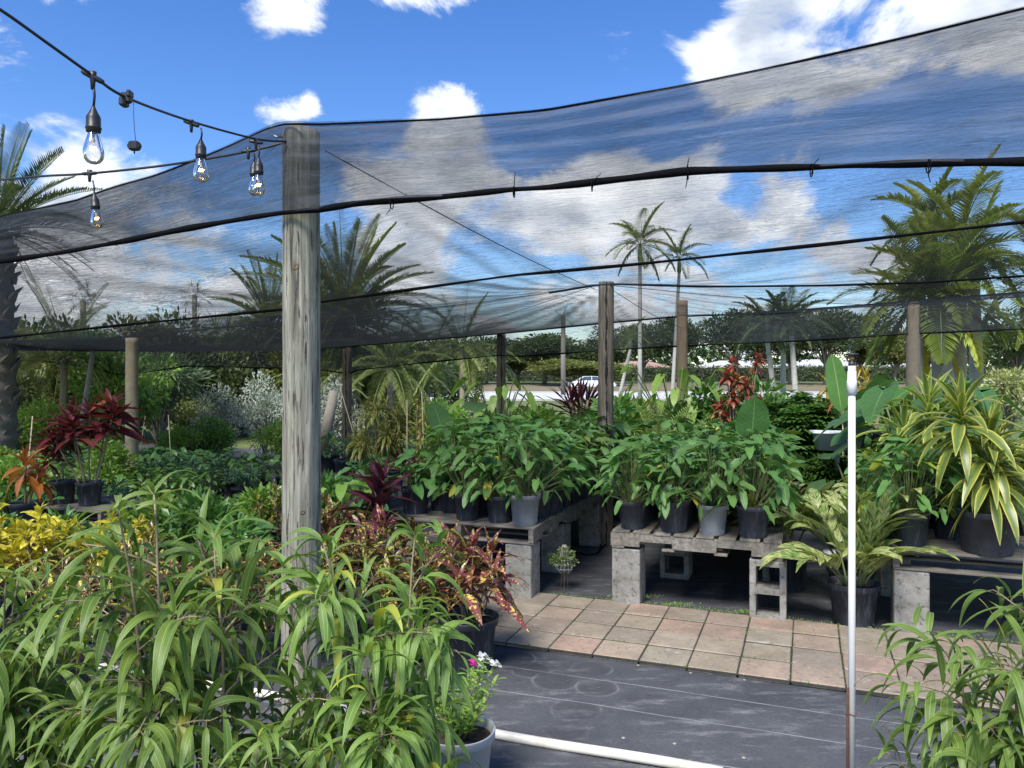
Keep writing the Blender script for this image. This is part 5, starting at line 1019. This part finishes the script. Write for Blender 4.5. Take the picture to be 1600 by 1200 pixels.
# ---------------------------------------------------------------- wire basket with a ball of succulents
root = empty('wire_basket', (.385, 5.65, .006)); tag(root, 'white wire cone basket holding a ball of green succulents beside the left bench', 'wire basket')
b = MB(); wm = plain('white_painted_wire', (.6, .58, .5), .5, .15)
for i in range(12):
    a = i*math.pi/6; b.tube([(.012*math.cos(a), .012*math.sin(a), .34)]+[((.012+.05*k/5)*math.cos(a), (.012+.05*k/5)*math.sin(a), .34-.17*k/5) for k in range(1, 6)]+[(.03*math.cos(a), .03*math.sin(a), .13)], .0016, .0016, 4)
for k in range(6): r_ = .015+.045*k/5; b.tube([(r_*math.cos(a), r_*math.sin(a), .33-.16*k/5) for a in np.linspace(0, 6.29, 18)], .0014, .0014, 4)
b.build('wire_cone', wm, root); b = MB()
for i in range(3): a = i*2.1+.4; b.tube([(.02*math.cos(a), .02*math.sin(a), .15), (.03*math.cos(a), .03*math.sin(a), .02), (.07*math.cos(a), .07*math.sin(a), .002)], .0022, .002, 5)
b.build('wire_legs', plain('rusty_wire', (.12, .07, .05), .8), root)
pp = mk_bush(395, .115, .1, .085, 'cream', 900, (.012, .025), .55, 14, None, lumpr=(.3, .5)); M['succ'] = leafmat('succulent_leaf', (.12, .19, .05), (.24, .3, .1), trans=.15)
pp[1][1].materials.clear(); pp[1][1].materials.append(M['succ']); o = ob('foliage', pp[1][1], root, (0, 0, .155))
# ================================================================ foreground: long leaved figs and the flower pot
FI = [mk_ficus(401, 1.0, .42, 5, 8, nl=8, low=.12), mk_ficus(404, .98, .42, 5, 8, nl=8, low=.12), mk_ficus(403, .85, .38, 5, 8, nl=8, low=.12)]
for (x, y, me, s, rz, lb) in ((-.84, 1.92, 0, 1.06, .0, 'long leaved fig in the foreground left of the front post, the tallest'), (-.36, 2.14, 1, .97, 1.9, 'long leaved fig in the foreground right of the front post, arching to the flower pot'),
                              (-.62, 1.62, 2, .74, 5.1, 'low long leaved fig at the bottom centre, between the two tall ones'), (-1.42, 2.2, 2, .98, 3.2, 'long leaved fig at the left edge, behind the nearest one'), (-1.3, 1.65, 2, .78, .8, 'nearest long leaved fig in the bottom left corner'), (1.25, 1.93, 2, 1.0, 4.0, 'long leaved fig in the bottom right corner')):
    potted('potted_fig', (x, y, .006), .16, .29, FI[me], lb, 'fig tree', 'long leaved figs in the foreground', None, rz, s)
rg = np.random.default_rng(50); f = FM(); b = MB(); FL = []; P = []; D = []
tips = []
for i in range(22):
    az = i*2.4; tl = rg.uniform(.15, .75); c = curve((.04*math.cos(az), .04*math.sin(az), 0), (math.cos(az)*tl, math.sin(az)*tl, 1), rg.uniform(.14, .3), 6, -.1, .08, rg); b.tube(c, .003, .0018, 4); tips.append(c[-1])
    for k in range(16):
        x = 1+5*k/16; j = min(int(x), 5); a = k*2.4; P.append(c[j].lerp(c[min(j+1, 6)], x-j)); D.append((math.cos(a), math.sin(a), rg.uniform(.3, 1.3)))
f.leaves(P, D, rg.uniform(.035, .06, len(P)), .014, .6, 'ovate', 4, .3, rng=rg)
def flower(F_, p, d):
    d = Vector(d).normalized(); s_ = d.orthogonal().normalized(); q = d.cross(s_)
    for k in range(5):
        a = k*1.2566; o = s_*math.cos(a)+q*math.sin(a); F_.leaves([p], [o+d*.25], .021, .02, .1, 'round', 4, .1, [0], rng=rg)
for i, tp in enumerate(tips):
    if i in (0, 2, 3, 5, 8, 11, 13, 16, 19): wf = FM(); flower(wf, tp+Vector((0, 0, .012)), (rg.normal()*.4, -.7+rg.normal()*.3, .8)); FL.append(('white_flower', wf.mesh('white_flower', M['white_fl'])))
    if i in (0, 5, 11): wf = FM(); flower(wf, tp+Vector((.03, -.01, .0)), (.5, -.6, .5)); FL.append(('white_flower', wf.mesh('white_flower', M['white_fl'])))
    if i == 7: pf = FM(); flower(pf, tp+Vector((0, 0, .015)), (0, -.6, .8)); FL.append(('pink_flower', pf.mesh('pink_flower', M['pink_fl'])))
potted('potted_periwinkle', (-.205, 2.9, .006), .135, .26, [('stems', b.mesh('stems', M['stemg'])), ('foliage', f.mesh('foliage', M['lime'])), *FL],
       'light grey pot of periwinkle with white flowers and one magenta bloom', 'flower pot', None, POTW, 1.2, 1.0)
# ================================================================ riser, stake and pipe
PVC = plain('white_pvc', (.64, .63, .59), .6, .05, 4, .05)
x, y, _ = at(1331, 700, 2.7); root = empty('irrigation_riser', (x, y, 0)); tag(root, 'upright white plastic pipe with a sprinkler head, standing in the walkway on the right', 'sprinkler riser')
b = MB(); b.lathe([(.0121, 0), (.0121, 1.575)], 24); b.build('pipe', PVC, root)
b = MB(); b.lathe([(.0134, 1.53), (.0172, 1.531), (.0172, 1.575), (.0168, 1.577), (.015, 1.578), (.015, 1.61), (.0125, 1.614), (.0125, 1.63)], 24); b.build('coupling', plain('white_plastic_fitting', (.7, .7, .68), .4, .08, 20, .1), root)
hd_ = MB(); hd_.lathe([(.0085, 1.63), (.012, 1.632), (.012, 1.64), (.006, 1.644), (.006, 1.652)], 12)
for sg in (-1, 1): hd_.tube([(.006*sg, 0, 1.64), (.015*sg, 0, 1.648), (.016*sg, 0, 1.662), (.006*sg, 0, 1.668)], .0022, .0022, 6)
hd_.lathe([(.02, 1.668), (.022, 1.67), (.019, 1.674), (.004, 1.676)], 16); so = hd_.build('sprinkler_head', plain('black_plastic', (.03, .03, .03), .5), root)
b = MB(); b.lathe([(.006, 1.65), (.009, 1.654), (.009, 1.66), (.004, 1.664)], 12); b.build('deflector', plain('orange_plastic', (.5, .13, .03), .5), so)
st = empty('rusty_stake', (x-.018, y-.005, 0)); tag(st, 'thin rusty steel rod tied to the white riser pipe', 'stake')
b = MB(); b.tube([(0, 0, -.02), (.001, 0, .5)], .0052, .005, 8, lambda a: 1+.08*math.sin(a*160)); b.build('rod', plain('rust', (.07, .035, .025), .9, .5, 40, .6), st)
b = MB(); b.tube([(.018+.0165*math.cos(a), .005+.0165*math.sin(a), .408+.003*math.sin(a*2)) for a in np.linspace(0, 6.3, 20)]+[(-.007, -.006, .408), (-.012, -.008, .417)], .0014, .0014, 5); b.build('tie_wire', plain('rust_wire', (.16, .05, .03), .8), st)
a = Vector(gp(1130, 1217)); c = Vector(gp(150, 1048)); b = MB(); b.tube([a.lerp(c, k/40)+Vector((0, 0, .026+.003*math.sin(k*.5))) for k in range(41)], .0205, .0205, 16)
tag(b.build('pvc_pipe', plain('dirty_white_pvc', (.66, .63, .55), .45, .1, 4, .1, dirt=(.35, .28, .18), dsc=4)), 'white plastic pipe lying across the dark ground cloth', 'pipe')
b = MB(); c = gp(915, 858); pts = [(c[0]+.14*math.cos(a)*(1+.1*math.sin(3*a)), c[1]+.3*math.sin(a), .02) for a in np.linspace(0, 6.0, 30)]+[(c[0]+.5, c[1]+.9, .02)]
b.tube(pts, .006, .006, 6); tag(b.build('hose', HEM), 'thin black drip hose looped on the ground between the left and middle benches', 'hose')
def stake(u, v0, v1, Y, lean, label, mat='stake', r=.007):
    x, y, z = at(u, v0, Y); z0 = at(u, v1, Y)[2]; b = MB(); b.tube([(x+lean, y, 0), (x, y, z)], r, r*.8, 7, lambda a: 1+.1*abs(math.sin(a*25))); tag(b.build('bamboo_stake', M[mat]), label, 'stake', 'garden stakes')
M['stake'] = plain('bamboo_cane', (.5, .43, .28), .6, .2, 20)
stake(659, 612, 745, 8.45, .05, 'pale cane standing beside the golden column plant'); stake(636, 625, 740, 8.6, 0, 'darker cane left of the golden column plant'); stake(527, 590, 680, 9.5, .45, 'pale leaning cane left of the gold striped dracaena')
stake(51, 650, 800, 7.6, -.1, 'bamboo cane left of the maroon cordyline'); stake(263, 648, 715, 11, .06, 'white cane right of the tan post'); stake(227, 650, 715, 11.5, -.15, 'leaning white cane close to the tan post'); stake(1317, 585, 675, 7.2, 0, 'bamboo cane left of the riser pipe')
# ================================================================ palms, trees and shrubs beyond
def tree(name, loc_, parts, label, cat='tree', group=None, rz=0, s=1): return plant(name, (loc_[0], loc_[1], 0), parts, label, cat, group, rz, s)
# date palms
x, y, z = at(538, 440, 20); plant('date_palm', (x, y, 0), mk_palm(501, 2.9, .26, 3.05, 70, 'palm', .55, .055, 56, (85, -20), 1.3, 'bark', boots=True, vee=.55, ldroop=.5), 'large feathery date palm behind the front post, rising under the shade cloth', 'palm')
x, y, z = at(420, 440, 24); plant('date_palm', (x, y, 0), mk_palm(502, 3.0, .25, 2.4, 50, 'palm', .42, .045, 50, (85, -20), 1.3, 'bark', boots=True, vee=.55, ldroop=.5), 'second date palm, left of the front post', 'palm', None, 1)
x, y, z = at(18, 330, 10.5); plant('date_palm', (x-.2, y, 0), mk_palm(503, 3.55, .225, 1.5, 44, 'palm_d', .3, .022, 44, (88, -15), .7, 'bark', boots=True, vee=.5, ldroop=.3), 'date palm at the left edge with a thick trunk of old frond stubs', 'palm')
# low feather palms under the cloth
LP = [mk_palm(510+i, .8, .06, 1.5, 26, 'palm', .36, .02, 40, (80, -20), 1.3, 'bark', ldroop=1.2) for i in range(2)]
for i, (u, v, Y, s, lb) in enumerate(((722, 545, 19, 1.15, 'graceful low palm left of the dark scaly post'), (610, 575, 15.5, 1.05, 'low palm with long drooping fronds behind the gold striped dracaena'), (668, 565, 21, 1.2, 'low palm between the two others under the cloth'), (560, 560, 22, 1.25, 'low palm behind the leaning blackened post'), (100, 560, 14, 1.1, 'yellow green low palm right of the date palm trunk'), (500, 600, 18, .9, 'low palm just right of the front post'))):
    x, y, z = at(u, v, Y); me = LP[i % 2]; o = plant('feather_palm', (x, y, z-.8*s-.1), me, lb, 'palm', 'low feather palms', i, s); o.location.z = 0; o.scale = (s, s, max(.8, (z)/.9) if False else s); 
    h = max(0, z-.8*s); o.location.z = 0
    if h > .15:                      # taller ones get a trunk of their own
        b = MB(); b.tube([(0, 0, 0), (0, 0, h/s+.02)], .06, .055, 10); 
        for ch in o.children: ch.location.z += h/s
        b.build('lower_trunk', M['bark'], o)
x, y, z = at(345, 560, 20); plant('fan_palm', (x, y, 0), mk_fan(520, z, .17, 22, .75, 22, 'palm', .8, 'ptrunk'), 'fan palm with a grey trunk and hanging segments left of the front post', 'palm')
x, y, z = at(323, 600, 18); 
x, y, z = at(130, 470, 30); plant('fan_palm', (x, y, 0), mk_fan(521, z, .12, 14, .5, 14, 'palm_d', .5, 'bark'), 'small topped palm seen through the cloth, left one of two', 'palm')
x, y, z = at(304, 462, 34); plant('fan_palm', (x, y, 0), mk_fan(522, z, .12, 12, .45, 14, 'palm_d', .5, 'bark'), 'small topped palm seen through the cloth, right one of two', 'palm')
x, y, z = at(880, 495, 60); plant('fan_palm', (x, y, 0), mk_fan(523, z, .2, 16, .7, 14, 'palm_d', .6, 'bark'), 'distant palm top above the white car', 'palm')
# slender leaning trunk on the left
b = MB(); a = Vector(at(115, 645, 12)); a.z = 0; c = Vector(at(146, 545, 12)); b.tube([a.lerp(c, k/10)*1 for k in range(11)], .05, .035, 8); root = empty('slender_palm'); tag(root, 'slender pale palm trunk leaning right behind the maroon cordyline', 'palm'); b.build('trunk', M['ptrunk'], root)
f = FM(); rb = MB(); rg = np.random.default_rng(4)
for i in range(12): az = i*2.4; frond(f, rb, c, (math.cos(az), math.sin(az), .5), .9, .25, .02, 24, 1.2, rg)
ob('crown', f.mesh('crown', M['palm']), root); rb.build('frond_stalks', M['stemg'], root)
# royal-type palms seen through the cloth
RP = mk_palm(530, 6.2, .085, 1.9, 17, 'palm', .55, .055, 36, (75, -15), 1.5, 'ptrunk', shaft=.7)
RP2 = mk_palm(531, 6.0, .08, 1.6, 14, 'palm', .48, .05, 32, (78, 0), 1.4, 'ptrunk', lean=(.35, 0), shaft=.7)
for (u, vt, Y, me, lb, s) in ((1000, 392, 32, RP, 'tall slim palm with an arching crown, left of two beyond the dark cracked post', 1), (1060, 405, 33, RP2, 'tall slim palm with a sparse crown, right of two', .95)):
    x, y, z = at(u, vt, Y); o = plant('royal_palm', (x-(.3 if me is RP2 else 0), y, 0), me, lb, 'palm', 'tall slim palms', 0, s); o.scale = (s, s, z/6.6)
x, y, z = at(985, 545, 30); plant('royal_palm', (x, y, 0), mk_palm(533, 2.6, .07, 1.2, 9, 'palm', .4, .03, 24, (70, 0), 1.3, 'ptrunk', lean=(.6, 0), shaft=.4), 'short leaning pale palm right of the dark cracked post', 'palm', None, 0, 1).location.x -= .6
# three palms by the road
for i, (u, ub, vt, Y, lb) in enumerate(((1199, 1213, 520, 34, 'left'), (1228, 1223, 515, 35, 'middle'), (1256, 1245, 512, 33, 'right'))):
    x, y, z = at(u, vt, Y); xb = at(ub, vt, Y)[0]; plant('christmas_palm', (xb, y, 0), mk_palm(540+i, z-.35, .12, 2.0, 18, 'palm_d', .65, .075, 32, (75, -10), 1.3, 'ptrunk', lean=(x-xb, 0), shaft=.7), '%s palm of the three white trunked ones beside the road' % lb, 'palm', 'three palms beside the road', i)
# big palm clump on the right
for i, (u, ub, vt, Y, L_, s, gold, lb) in enumerate(((1500, 1496, 380, 13.5, 1.7, .13, 0, 'tallest palm of the right clump, its crown showing through the shade cloth'), (1405, 1436, 475, 13, 1.5, .1, 3, 'palm of the right clump with a golden hanging frond, left one'), (1478, 1470, 450, 12.8, 1.5, .1, 2, 'palm of the right clump with a yellowing frond, just left of the tallest'),
        (1560, 1515, 470, 12.5, 1.5, .09, 0, 'palm of the right clump leaning right'), (1575, 1530, 400, 15, 1.6, .12, 0, 'palm of the right clump at the right edge'), (1640, 1640, 430, 13, 1.6, .12, 0, 'palm just outside the right clump, half out of view'), (1460, 1505, 350, 16, 1.5, .11, 0, 'palm of the right clump leaning left at the back'))):
    x, y, z = at(u, vt, Y); xb = at(ub, vt, Y)[0]
    plant('christmas_palm', (xb, y, 0), mk_palm(550+i, z-.5, s, L_*.98, 16, 'palm_y', .52, .06, 32, (85, -35), 1.5, 'ptrunk', lean=(x-xb, 0), shaft=.55, vee=.5, golden=gold, ldroop=.6), lb, 'palm', 'palms of the right clump', i)
# shrubs on the left behind the rows
MBs = {k: mk_bush(560+i, 1, .9, .85, k, n_, ls, wk, 20, None, lumpr=(.25, .45)) for i, (k, n_, ls, wk) in enumerate((('silver', 5000, (.05, .1), .4), ('lime', 4000, (.07, .13), .5), ('tree', 5000, (.07, .13), .5), ('tree2', 5000, (.06, .11), .5), ('tree3', 7000, (.06, .14), .22), ('schef', 4500, (.08, .14), .45)))}
SH = [(350, 640, 14, .62, .62, 'silver', 'silvery grey shrub left of the front post, in front of the fan palm trunk'), (415, 625, 14.5, .6, .7, 'silver', 'silvery grey shrub touching the front post'), (520, 635, 15, .75, .8, 'silver', 'silvery grey shrub right of the front post'),
      (250, 610, 17, 1.5, 1.5, 'tree3', 'fine leaved weeping shrub right of the tan post'), (170, 600, 20, 1.7, 1.7, 'tree', 'dark green shrub behind the maroon cordyline'), (40, 690, 12, .8, .9, 'lime', 'lime green shrub at the foot of the date palm'), (5, 640, 15, 1.2, 1.3, 'tree2', 'olive green shrub at the left edge'),
      (110, 680, 13, .7, .8, 'tree2', 'olive shrub behind the maroon cordyline'), (300, 660, 15, .7, .7, 'tree2', 'small olive shrub between the tan post and the silvery shrubs'), (440, 690, 13, .5, .5, 'lime', 'small lime shrub by the front post'), (280, 690, 13, .42, .42, 'lime', 'pale yellow green shrub above the left rear rows'), (330, 680, 13.4, .5, .45, 'schef', 'green shrub beside the pale yellow green one'),
      (480, 590, 24, 2.0, 1.9, 'tree', 'tall dark shrub beyond the front post'), (390, 570, 26, 2.2, 2.2, 'tree3', 'grey green tree like shrub behind the silvery shrubs'), (50, 560, 26, 2.6, 2.6, 'tree', 'big dark shrub behind the date palm trunk'), (230, 560, 27, 2.4, 2.6, 'tree2', 'olive tree like shrub behind the tan post'), (640, 640, 19, .8, .7, 'tree2', 'olive shrub behind the golden column plant'),
      (60, 600, 17, 1.5, 1.5, 'tree2', 'olive shrub right behind the date palm trunk'), (140, 590, 18, 1.4, 1.6, 'schef', 'leafy green shrub left of the tan post'), (205, 600, 15, 1.1, 1.2, 'lime', 'yellow green shrub directly behind the tan post'), (320, 585, 19, 1.6, 1.7, 'tree', 'dark shrub between tan post and fan palm'), (440, 590, 19, 1.5, 1.6, 'tree2', 'olive shrub directly behind the front post'), (575, 580, 26, 2.3, 2.2, 'tree', 'dark shrub behind the gold striped dracaena'), (650, 585, 28, 2.2, 2.0, 'tree3', 'grey green shrub behind the golden column plant'), (-20, 580, 18, 1.8, 1.9, 'tree2', 'olive shrub beyond the left edge'), (720, 585, 30, 2.0, 1.8, 'tree2', 'olive shrub left of the dark scaly post'), (380, 600, 20, 1.5, 1.5, 'tree', 'dark shrub behind the fan palm'), (510, 570, 20, 1.5, 2.0, 'tree3', 'grey green shrub above the silvery one right of the front post'),
      (690, 650, 17, .6, .6, 'lime', 'lime shrub left of the dark scaly post'), (860, 640, 17, .0, .0, 'lime', '')]
for (u, v, Y, rx, rz_, k, lb) in SH:
    if not lb: continue
    x, y, z = at(u, v, Y); o = plant('shrub', (x, y, 0), MBs[k], lb, 'shrub', 'shrubs beyond the rows on the left', u*.1, 1); zz = max(z+rz_*.9, rz_*1.2); o.scale = (rx, rx, zz/1.75)
x, y, z = at(505, 700, 14); 
b = MB(); b.tube([(x, y, 0), (x+.08, y, .7), (x+.2, y, 1.3)], .13, .08, 8); tag(b.build('tree_stump', M['bark']), 'leaning dark trunk right of the front post', 'trunk')
# large trees across the road and in the middle distance
TR = {'a': mk_bush(601, 5, 4.5, 3.6, 'tree', 9000, (.28, .5), .5, 34, 3.0, lumpr=(.22, .42)), 'b': mk_bush(602, 5, 4.5, 3.2, 'tree2', 8000, (.28, .5), .5, 30, 2.6, lumpr=(.2, .4)), 'c': mk_bush(603, 4.5, 4.5, 4.2, 'tree', 7000, (.28, .5), .45, 40, 2.6, lumpr=(.15, .32)), 'd': mk_bush(604, 4.2, 4, 4.6, 'tree3', 9000, (.3, .6), .3, 30, 2.2, lumpr=(.2, .4))}
TT = [(810, 545, 95, 'b'), (850, 530, 88, 'a'), (905, 540, 100, 'b'), (955, 520, 92, 'c'), (1005, 515, 100, 'a'), (1060, 505, 105, 'a'), (1150, 495, 84, 'a'), (1185, 500, 92, 'c'), (1235, 498, 88, 'c'), (1290, 495, 86, 'a'), (1345, 500, 94, 'c'), (1400, 510, 90, 'b'), (1450, 500, 96, 'c'), (1520, 510, 85, 'a'), (1590, 490, 80, 'd'), (1650, 500, 86, 'a'),
      (760, 535, 90, 'a'), (700, 530, 85, 'd'), (640, 540, 95, 'b'), (880, 560, 82, 'b'), (930, 565, 84, 'b'), (30, 520, 45, 'a'), (130, 525, 50, 'd'), (230, 530, 42, 'b'), (330, 530, 48, 'a'), (430, 525, 44, 'd'), (520, 520, 50, 'a'), (590, 530, 55, 'c'), (-80, 500, 44, 'a'), (1740, 480, 80, 'b')]
LAND = ['far left', 'left']
names = {'a': 'dark green spreading', 'b': 'olive green low', 'c': 'open branched dark', 'd': 'grey green feathery'}
def where(u):
    for lim, tx in ((0, 'beyond the left edge, only its side showing'), (80, 'behind the date palm trunk'), (180, 'behind the maroon cordyline'), (280, 'behind the tan post'), (380, 'behind the fan palm'), (460, 'directly behind the front post'), (560, 'behind the leaning blackened post'), (610, 'behind the gold striped dracaena'), (670, 'above the golden column plant'), (720, 'behind the low palms'), (780, 'just left of the dark scaly post'), (830, 'just right of the dark scaly post'), (870, 'left of the white car'), (890, 'low behind the rear of the white car'), (915, 'above the white car'), (940, 'low beside the dark cracked post'), (980, 'right of the dark cracked post'), (1030, 'behind the left slim palm'), (1100, 'behind the brown post'), (1170, 'across the road, first at the left of the three road palms'), (1200, 'behind the left road palm'), (1250, 'behind the middle road palm'), (1310, 'right of the three road palms'), (1360, 'above the banana leaf'), (1420, 'behind the grey brown post'), (1480, 'behind the palm clump'), (1550, 'behind the right of the palm clump'), (1620, 'at the right edge'), (1700, 'outside the right edge, reaching in'), (9999, 'farthest right across the road')):
        if u < lim: return tx
for (u, v, Y, k) in TT:
    x, y, z = at(u, v, Y); o = plant('broadleaf_tree', (x, y, .3 if Y > 66 else 0), TR[k], '%s tree %s' % (names[k], where(u)), 'tree', 'trees of the background', u*.37, 1); o.scale = (1.15+.2*math.sin(u), 1, z/(9.2 if k != 'd' else 10.2)*1.0)
# hedge across the road, distant wood
rg = np.random.default_rng(61); n = 15000; L_ = 150; f = FM(); P = np.stack([rg.uniform(0, L_, n), rg.uniform(-.9, .9, n), rg.uniform(.0, 2.3, n)], 1); edge = rg.random(n); P[:, 1] = np.where(edge < .6, -.95+rg.normal(size=n)*.12, P[:, 1]); P[:, 2] = np.where(edge > .75, 2.35+rg.normal(size=n)*.1, P[:, 2])
f.cards(P, sph(n, rg), rg.uniform(.25, .45, n), .2, rng=rg); hg = empty('hedge', (-20, 118, .4)); tag(hg, 'long clipped dark hedge across the road', 'hedge')
ob('foliage', f.mesh('foliage', M['tree']), hg); b = MB(); b.box((L_/2, 0, 1.1), (L_, 1.5, 2.2)); b.build('dark_core', plain('hedge_inside', (.03, .035, .02), .95), hg)  # solid dark box added inside the leaves so the hedge's depth looks shaded
rg = np.random.default_rng(62); n = 26000; f = FM(); xx = rg.uniform(-420, 420, n); P = np.stack([xx, 260+rg.normal(size=n)*6, rg.random(n)**.8*(9+3*np.sin(xx*.05)+2*np.sin(xx*.21))], 1)
f.leaves(P, sph(n, rg), 2.6, 1.9, .3, 'ovate', 2, .3, rng=rg); tag(ob('distant_wood', f.mesh('distant_wood', M['tree'])), 'low distant wood along the horizon', 'wood', kind='stuff')
# houses
WALL = plain('cream_stucco', (.5, .47, .42), .9, .06, 2, .05); ROOF = plain('terracotta_roof', (.33, .2, .16), .8, .2, 3, .3); GLZ = plain('dark_window_glass', (.05, .07, .09), .15); RW = plain('pale_tile_roof', (.45, .44, .42), .8, .1, 3)
def house(x, y, w_, d_, h, roof, label, pink=False):
    root = empty('house', (x, y, .3)); tag(root, label, 'house', 'houses across the road')
    b = MB(); b.box((0, 0, h/2), (w_, d_, h)); b.build('wall', plain('pink_stucco', (.5, .37, .33), .9, .06) if pink else WALL, root)
    b = MB(); o = .6; X, Y_ = w_/2+o, d_/2+o; rdg = max(.5, w_/2-d_/2); b.add([(-X, -Y_, h+.01), (X, -Y_, h+.01), (X, Y_, h+.01), (-X, Y_, h+.01), (-X, -Y_, h+.2), (X, -Y_, h+.2), (X, Y_, h+.2), (-X, Y_, h+.2), (-rdg, 0, h+1.7), (rdg, 0, h+1.7)], [(0, 3, 2, 1), (0, 1, 5, 4), (1, 2, 6, 5), (2, 3, 7, 6), (3, 0, 4, 7), (4, 5, 9, 8), (6, 7, 8, 9), (5, 6, 9), (7, 4, 8)]); b.build('roof', roof, root)
    for k in range(int(w_/4)):
        b = MB(); xx = -w_/2+2+k*4; b.box((xx, -d_/2-.03, 1.6), (1.5, .06, 1.3)); wd = b.build('window', WHT, root); b = MB(); b.box((xx, -d_/2-.07, 1.6), (1.3, .04, 1.1)); b.build('pane', GLZ, wd)
house(29, 178, 14, 9, 2.7, ROOF, 'house with a pinkish roof right of the dark cracked post', True); house(50, 172, 17, 10, 2.7, RW, 'long pale house behind the hedge left of the road palms'); house(70, 174, 17, 10, 3.0, RW, 'long pale house behind the hedge right of the road palms'); house(97, 178, 17, 10, 3.0, RW, 'pale house behind the palm clump')
# ================================================================ cars
CARW = plain('white_car_paint', (.72, .73, .75), .25, .02, 1, 0); CGL = plain('dark_car_glass', (.05, .07, .08), .08, .1, spec=.8); TYR = plain('tyre_rubber', (.02, .02, .02), .8); RIM = plain('alloy_wheel', (.45, .45, .46), .35, .1, metal=.7); LMP = plain('headlight_lens', (.7, .72, .74), .1); TLM = plain('red_tail_lens', (.4, .02, .02), .2)
def car(x, y, z, rz, label, suv=0):
    root = empty('car', (x, y, z), rz); tag(root, label, 'car', 'white cars on the road'); Hh = .12*suv
    st = [(-2.25, .45, .62, .72), (-2.15, .3, .80, .84), (-1.6, .26, .95, .88), (-.95, .24, 1.0+Hh, .9), (0, .22, 1.0+Hh, .91), (.9, .22, .98+Hh, .9), (1.5, .25, .9+Hh, .88), (2.1, .3, .78+Hh, .8), (2.27, .42, .62, .66)]
    b = MB(); rings = []
    for (xx, lo, hi, hw) in st: rings.append([(xx, -hw*.92, lo), (xx, -hw, lo+.12), (xx, -hw, (lo+hi)/2), (xx, -hw*.96, hi-.08), (xx, -hw*.86, hi), (xx, hw*.86, hi), (xx, hw*.96, hi-.08), (xx, hw, (lo+hi)/2), (xx, hw, lo+.12), (xx, hw*.92, lo)])
    n = 10; b.add([p for r_ in rings for p in r_], [(k*n+i, (k+1)*n+i, (k+1)*n+(i+1) % n, k*n+(i+1) % n) for k in range(len(st)-1) for i in range(n)]+[tuple(range(n)), tuple((len(st)-1)*n+i for i in range(n-1, -1, -1))], True)
    rt = 1.42+Hh; roofp = [(-1.35, .98), (-.75, rt-.02), (0, rt), (.45, rt-.04), (1.25, 1.0)]
    rf = [[(xx, -.62-.0, zz), (xx, .62, zz)] for xx, zz in roofp[1:4]]; b.add([(-.75, -.6, rt-.02), (0, -.62, rt), (.45, -.6, rt-.04), (.45, .6, rt-.04), (0, .62, rt), (-.75, .6, rt-.02), (-.75, -.6, rt-.06), (0, -.62, rt-.04), (.45, -.6, rt-.08), (.45, .6, rt-.08), (0, .62, rt-.04), (-.75, .6, rt-.06)], [(0, 1, 4, 5), (1, 2, 3, 4), (6, 11, 10, 7), (7, 10, 9, 8), (0, 6, 7, 1), (1, 7, 8, 2), (5, 4, 10, 11), (4, 3, 9, 10), (0, 5, 11, 6), (2, 8, 9, 3)])
    for sg in (-1, 1):
        for (xa, za, xb, zb) in ((-1.45, .98, -.75, rt-.04), (-.1, .98+Hh, -.08, rt-.03), (1.28, .95+Hh, .45, rt-.06)): b.tube([(xa, sg*.8, za), (xb, sg*.6, zb)], .035, .03, 5)
    b.build('body', CARW, root)
    b = MB(); b.add([(-1.42, -.76, .97), (1.25, -.76, .97), (.44, -.585, rt-.07), (-.73, -.585, rt-.05), (-1.42, .76, .97), (1.25, .76, .97), (.44, .585, rt-.07), (-.73, .585, rt-.05)], [(0, 1, 2, 3), (4, 7, 6, 5), (0, 3, 7, 4), (1, 5, 6, 2)]); b.build('window_glass', CGL, root)
    for xx in (-1.4, 1.42):
        for sg in (-1, 1):
            Mx = Matrix.Translation((xx, sg*.8, .32)) @ Matrix.Rotation(R(90), 4, 'X'); b = MB(); b.lathe([(.2, -.11), (.31, -.11), (.33, -.08), (.33, .08), (.31, .11), (.2, .11)], 24, M=Mx); wh = b.build('wheel', TYR, root)
            b = MB(); b.lathe([(.21, -.112), (.05, -.118), (.05, .118), (.21, .112)], 18, M=Mx); b.build('rim', RIM, wh)
    for sg in (-1, 1):
        b = MB(); b.bbox((-2.16, sg*.6, .68), (.14, .3, .12), .03); b.build('headlight', LMP, root); b = MB(); b.bbox((2.16, sg*.62, .74), (.14, .26, .12), .03); b.build('tail_light', TLM, root)
car(7.6, 73, .025, 0, 'white sedan on the road, half hidden by the dark cracked post'); car(35.5, 55, .014, 0, 'white car at the right edge behind the cream shrub', 1)
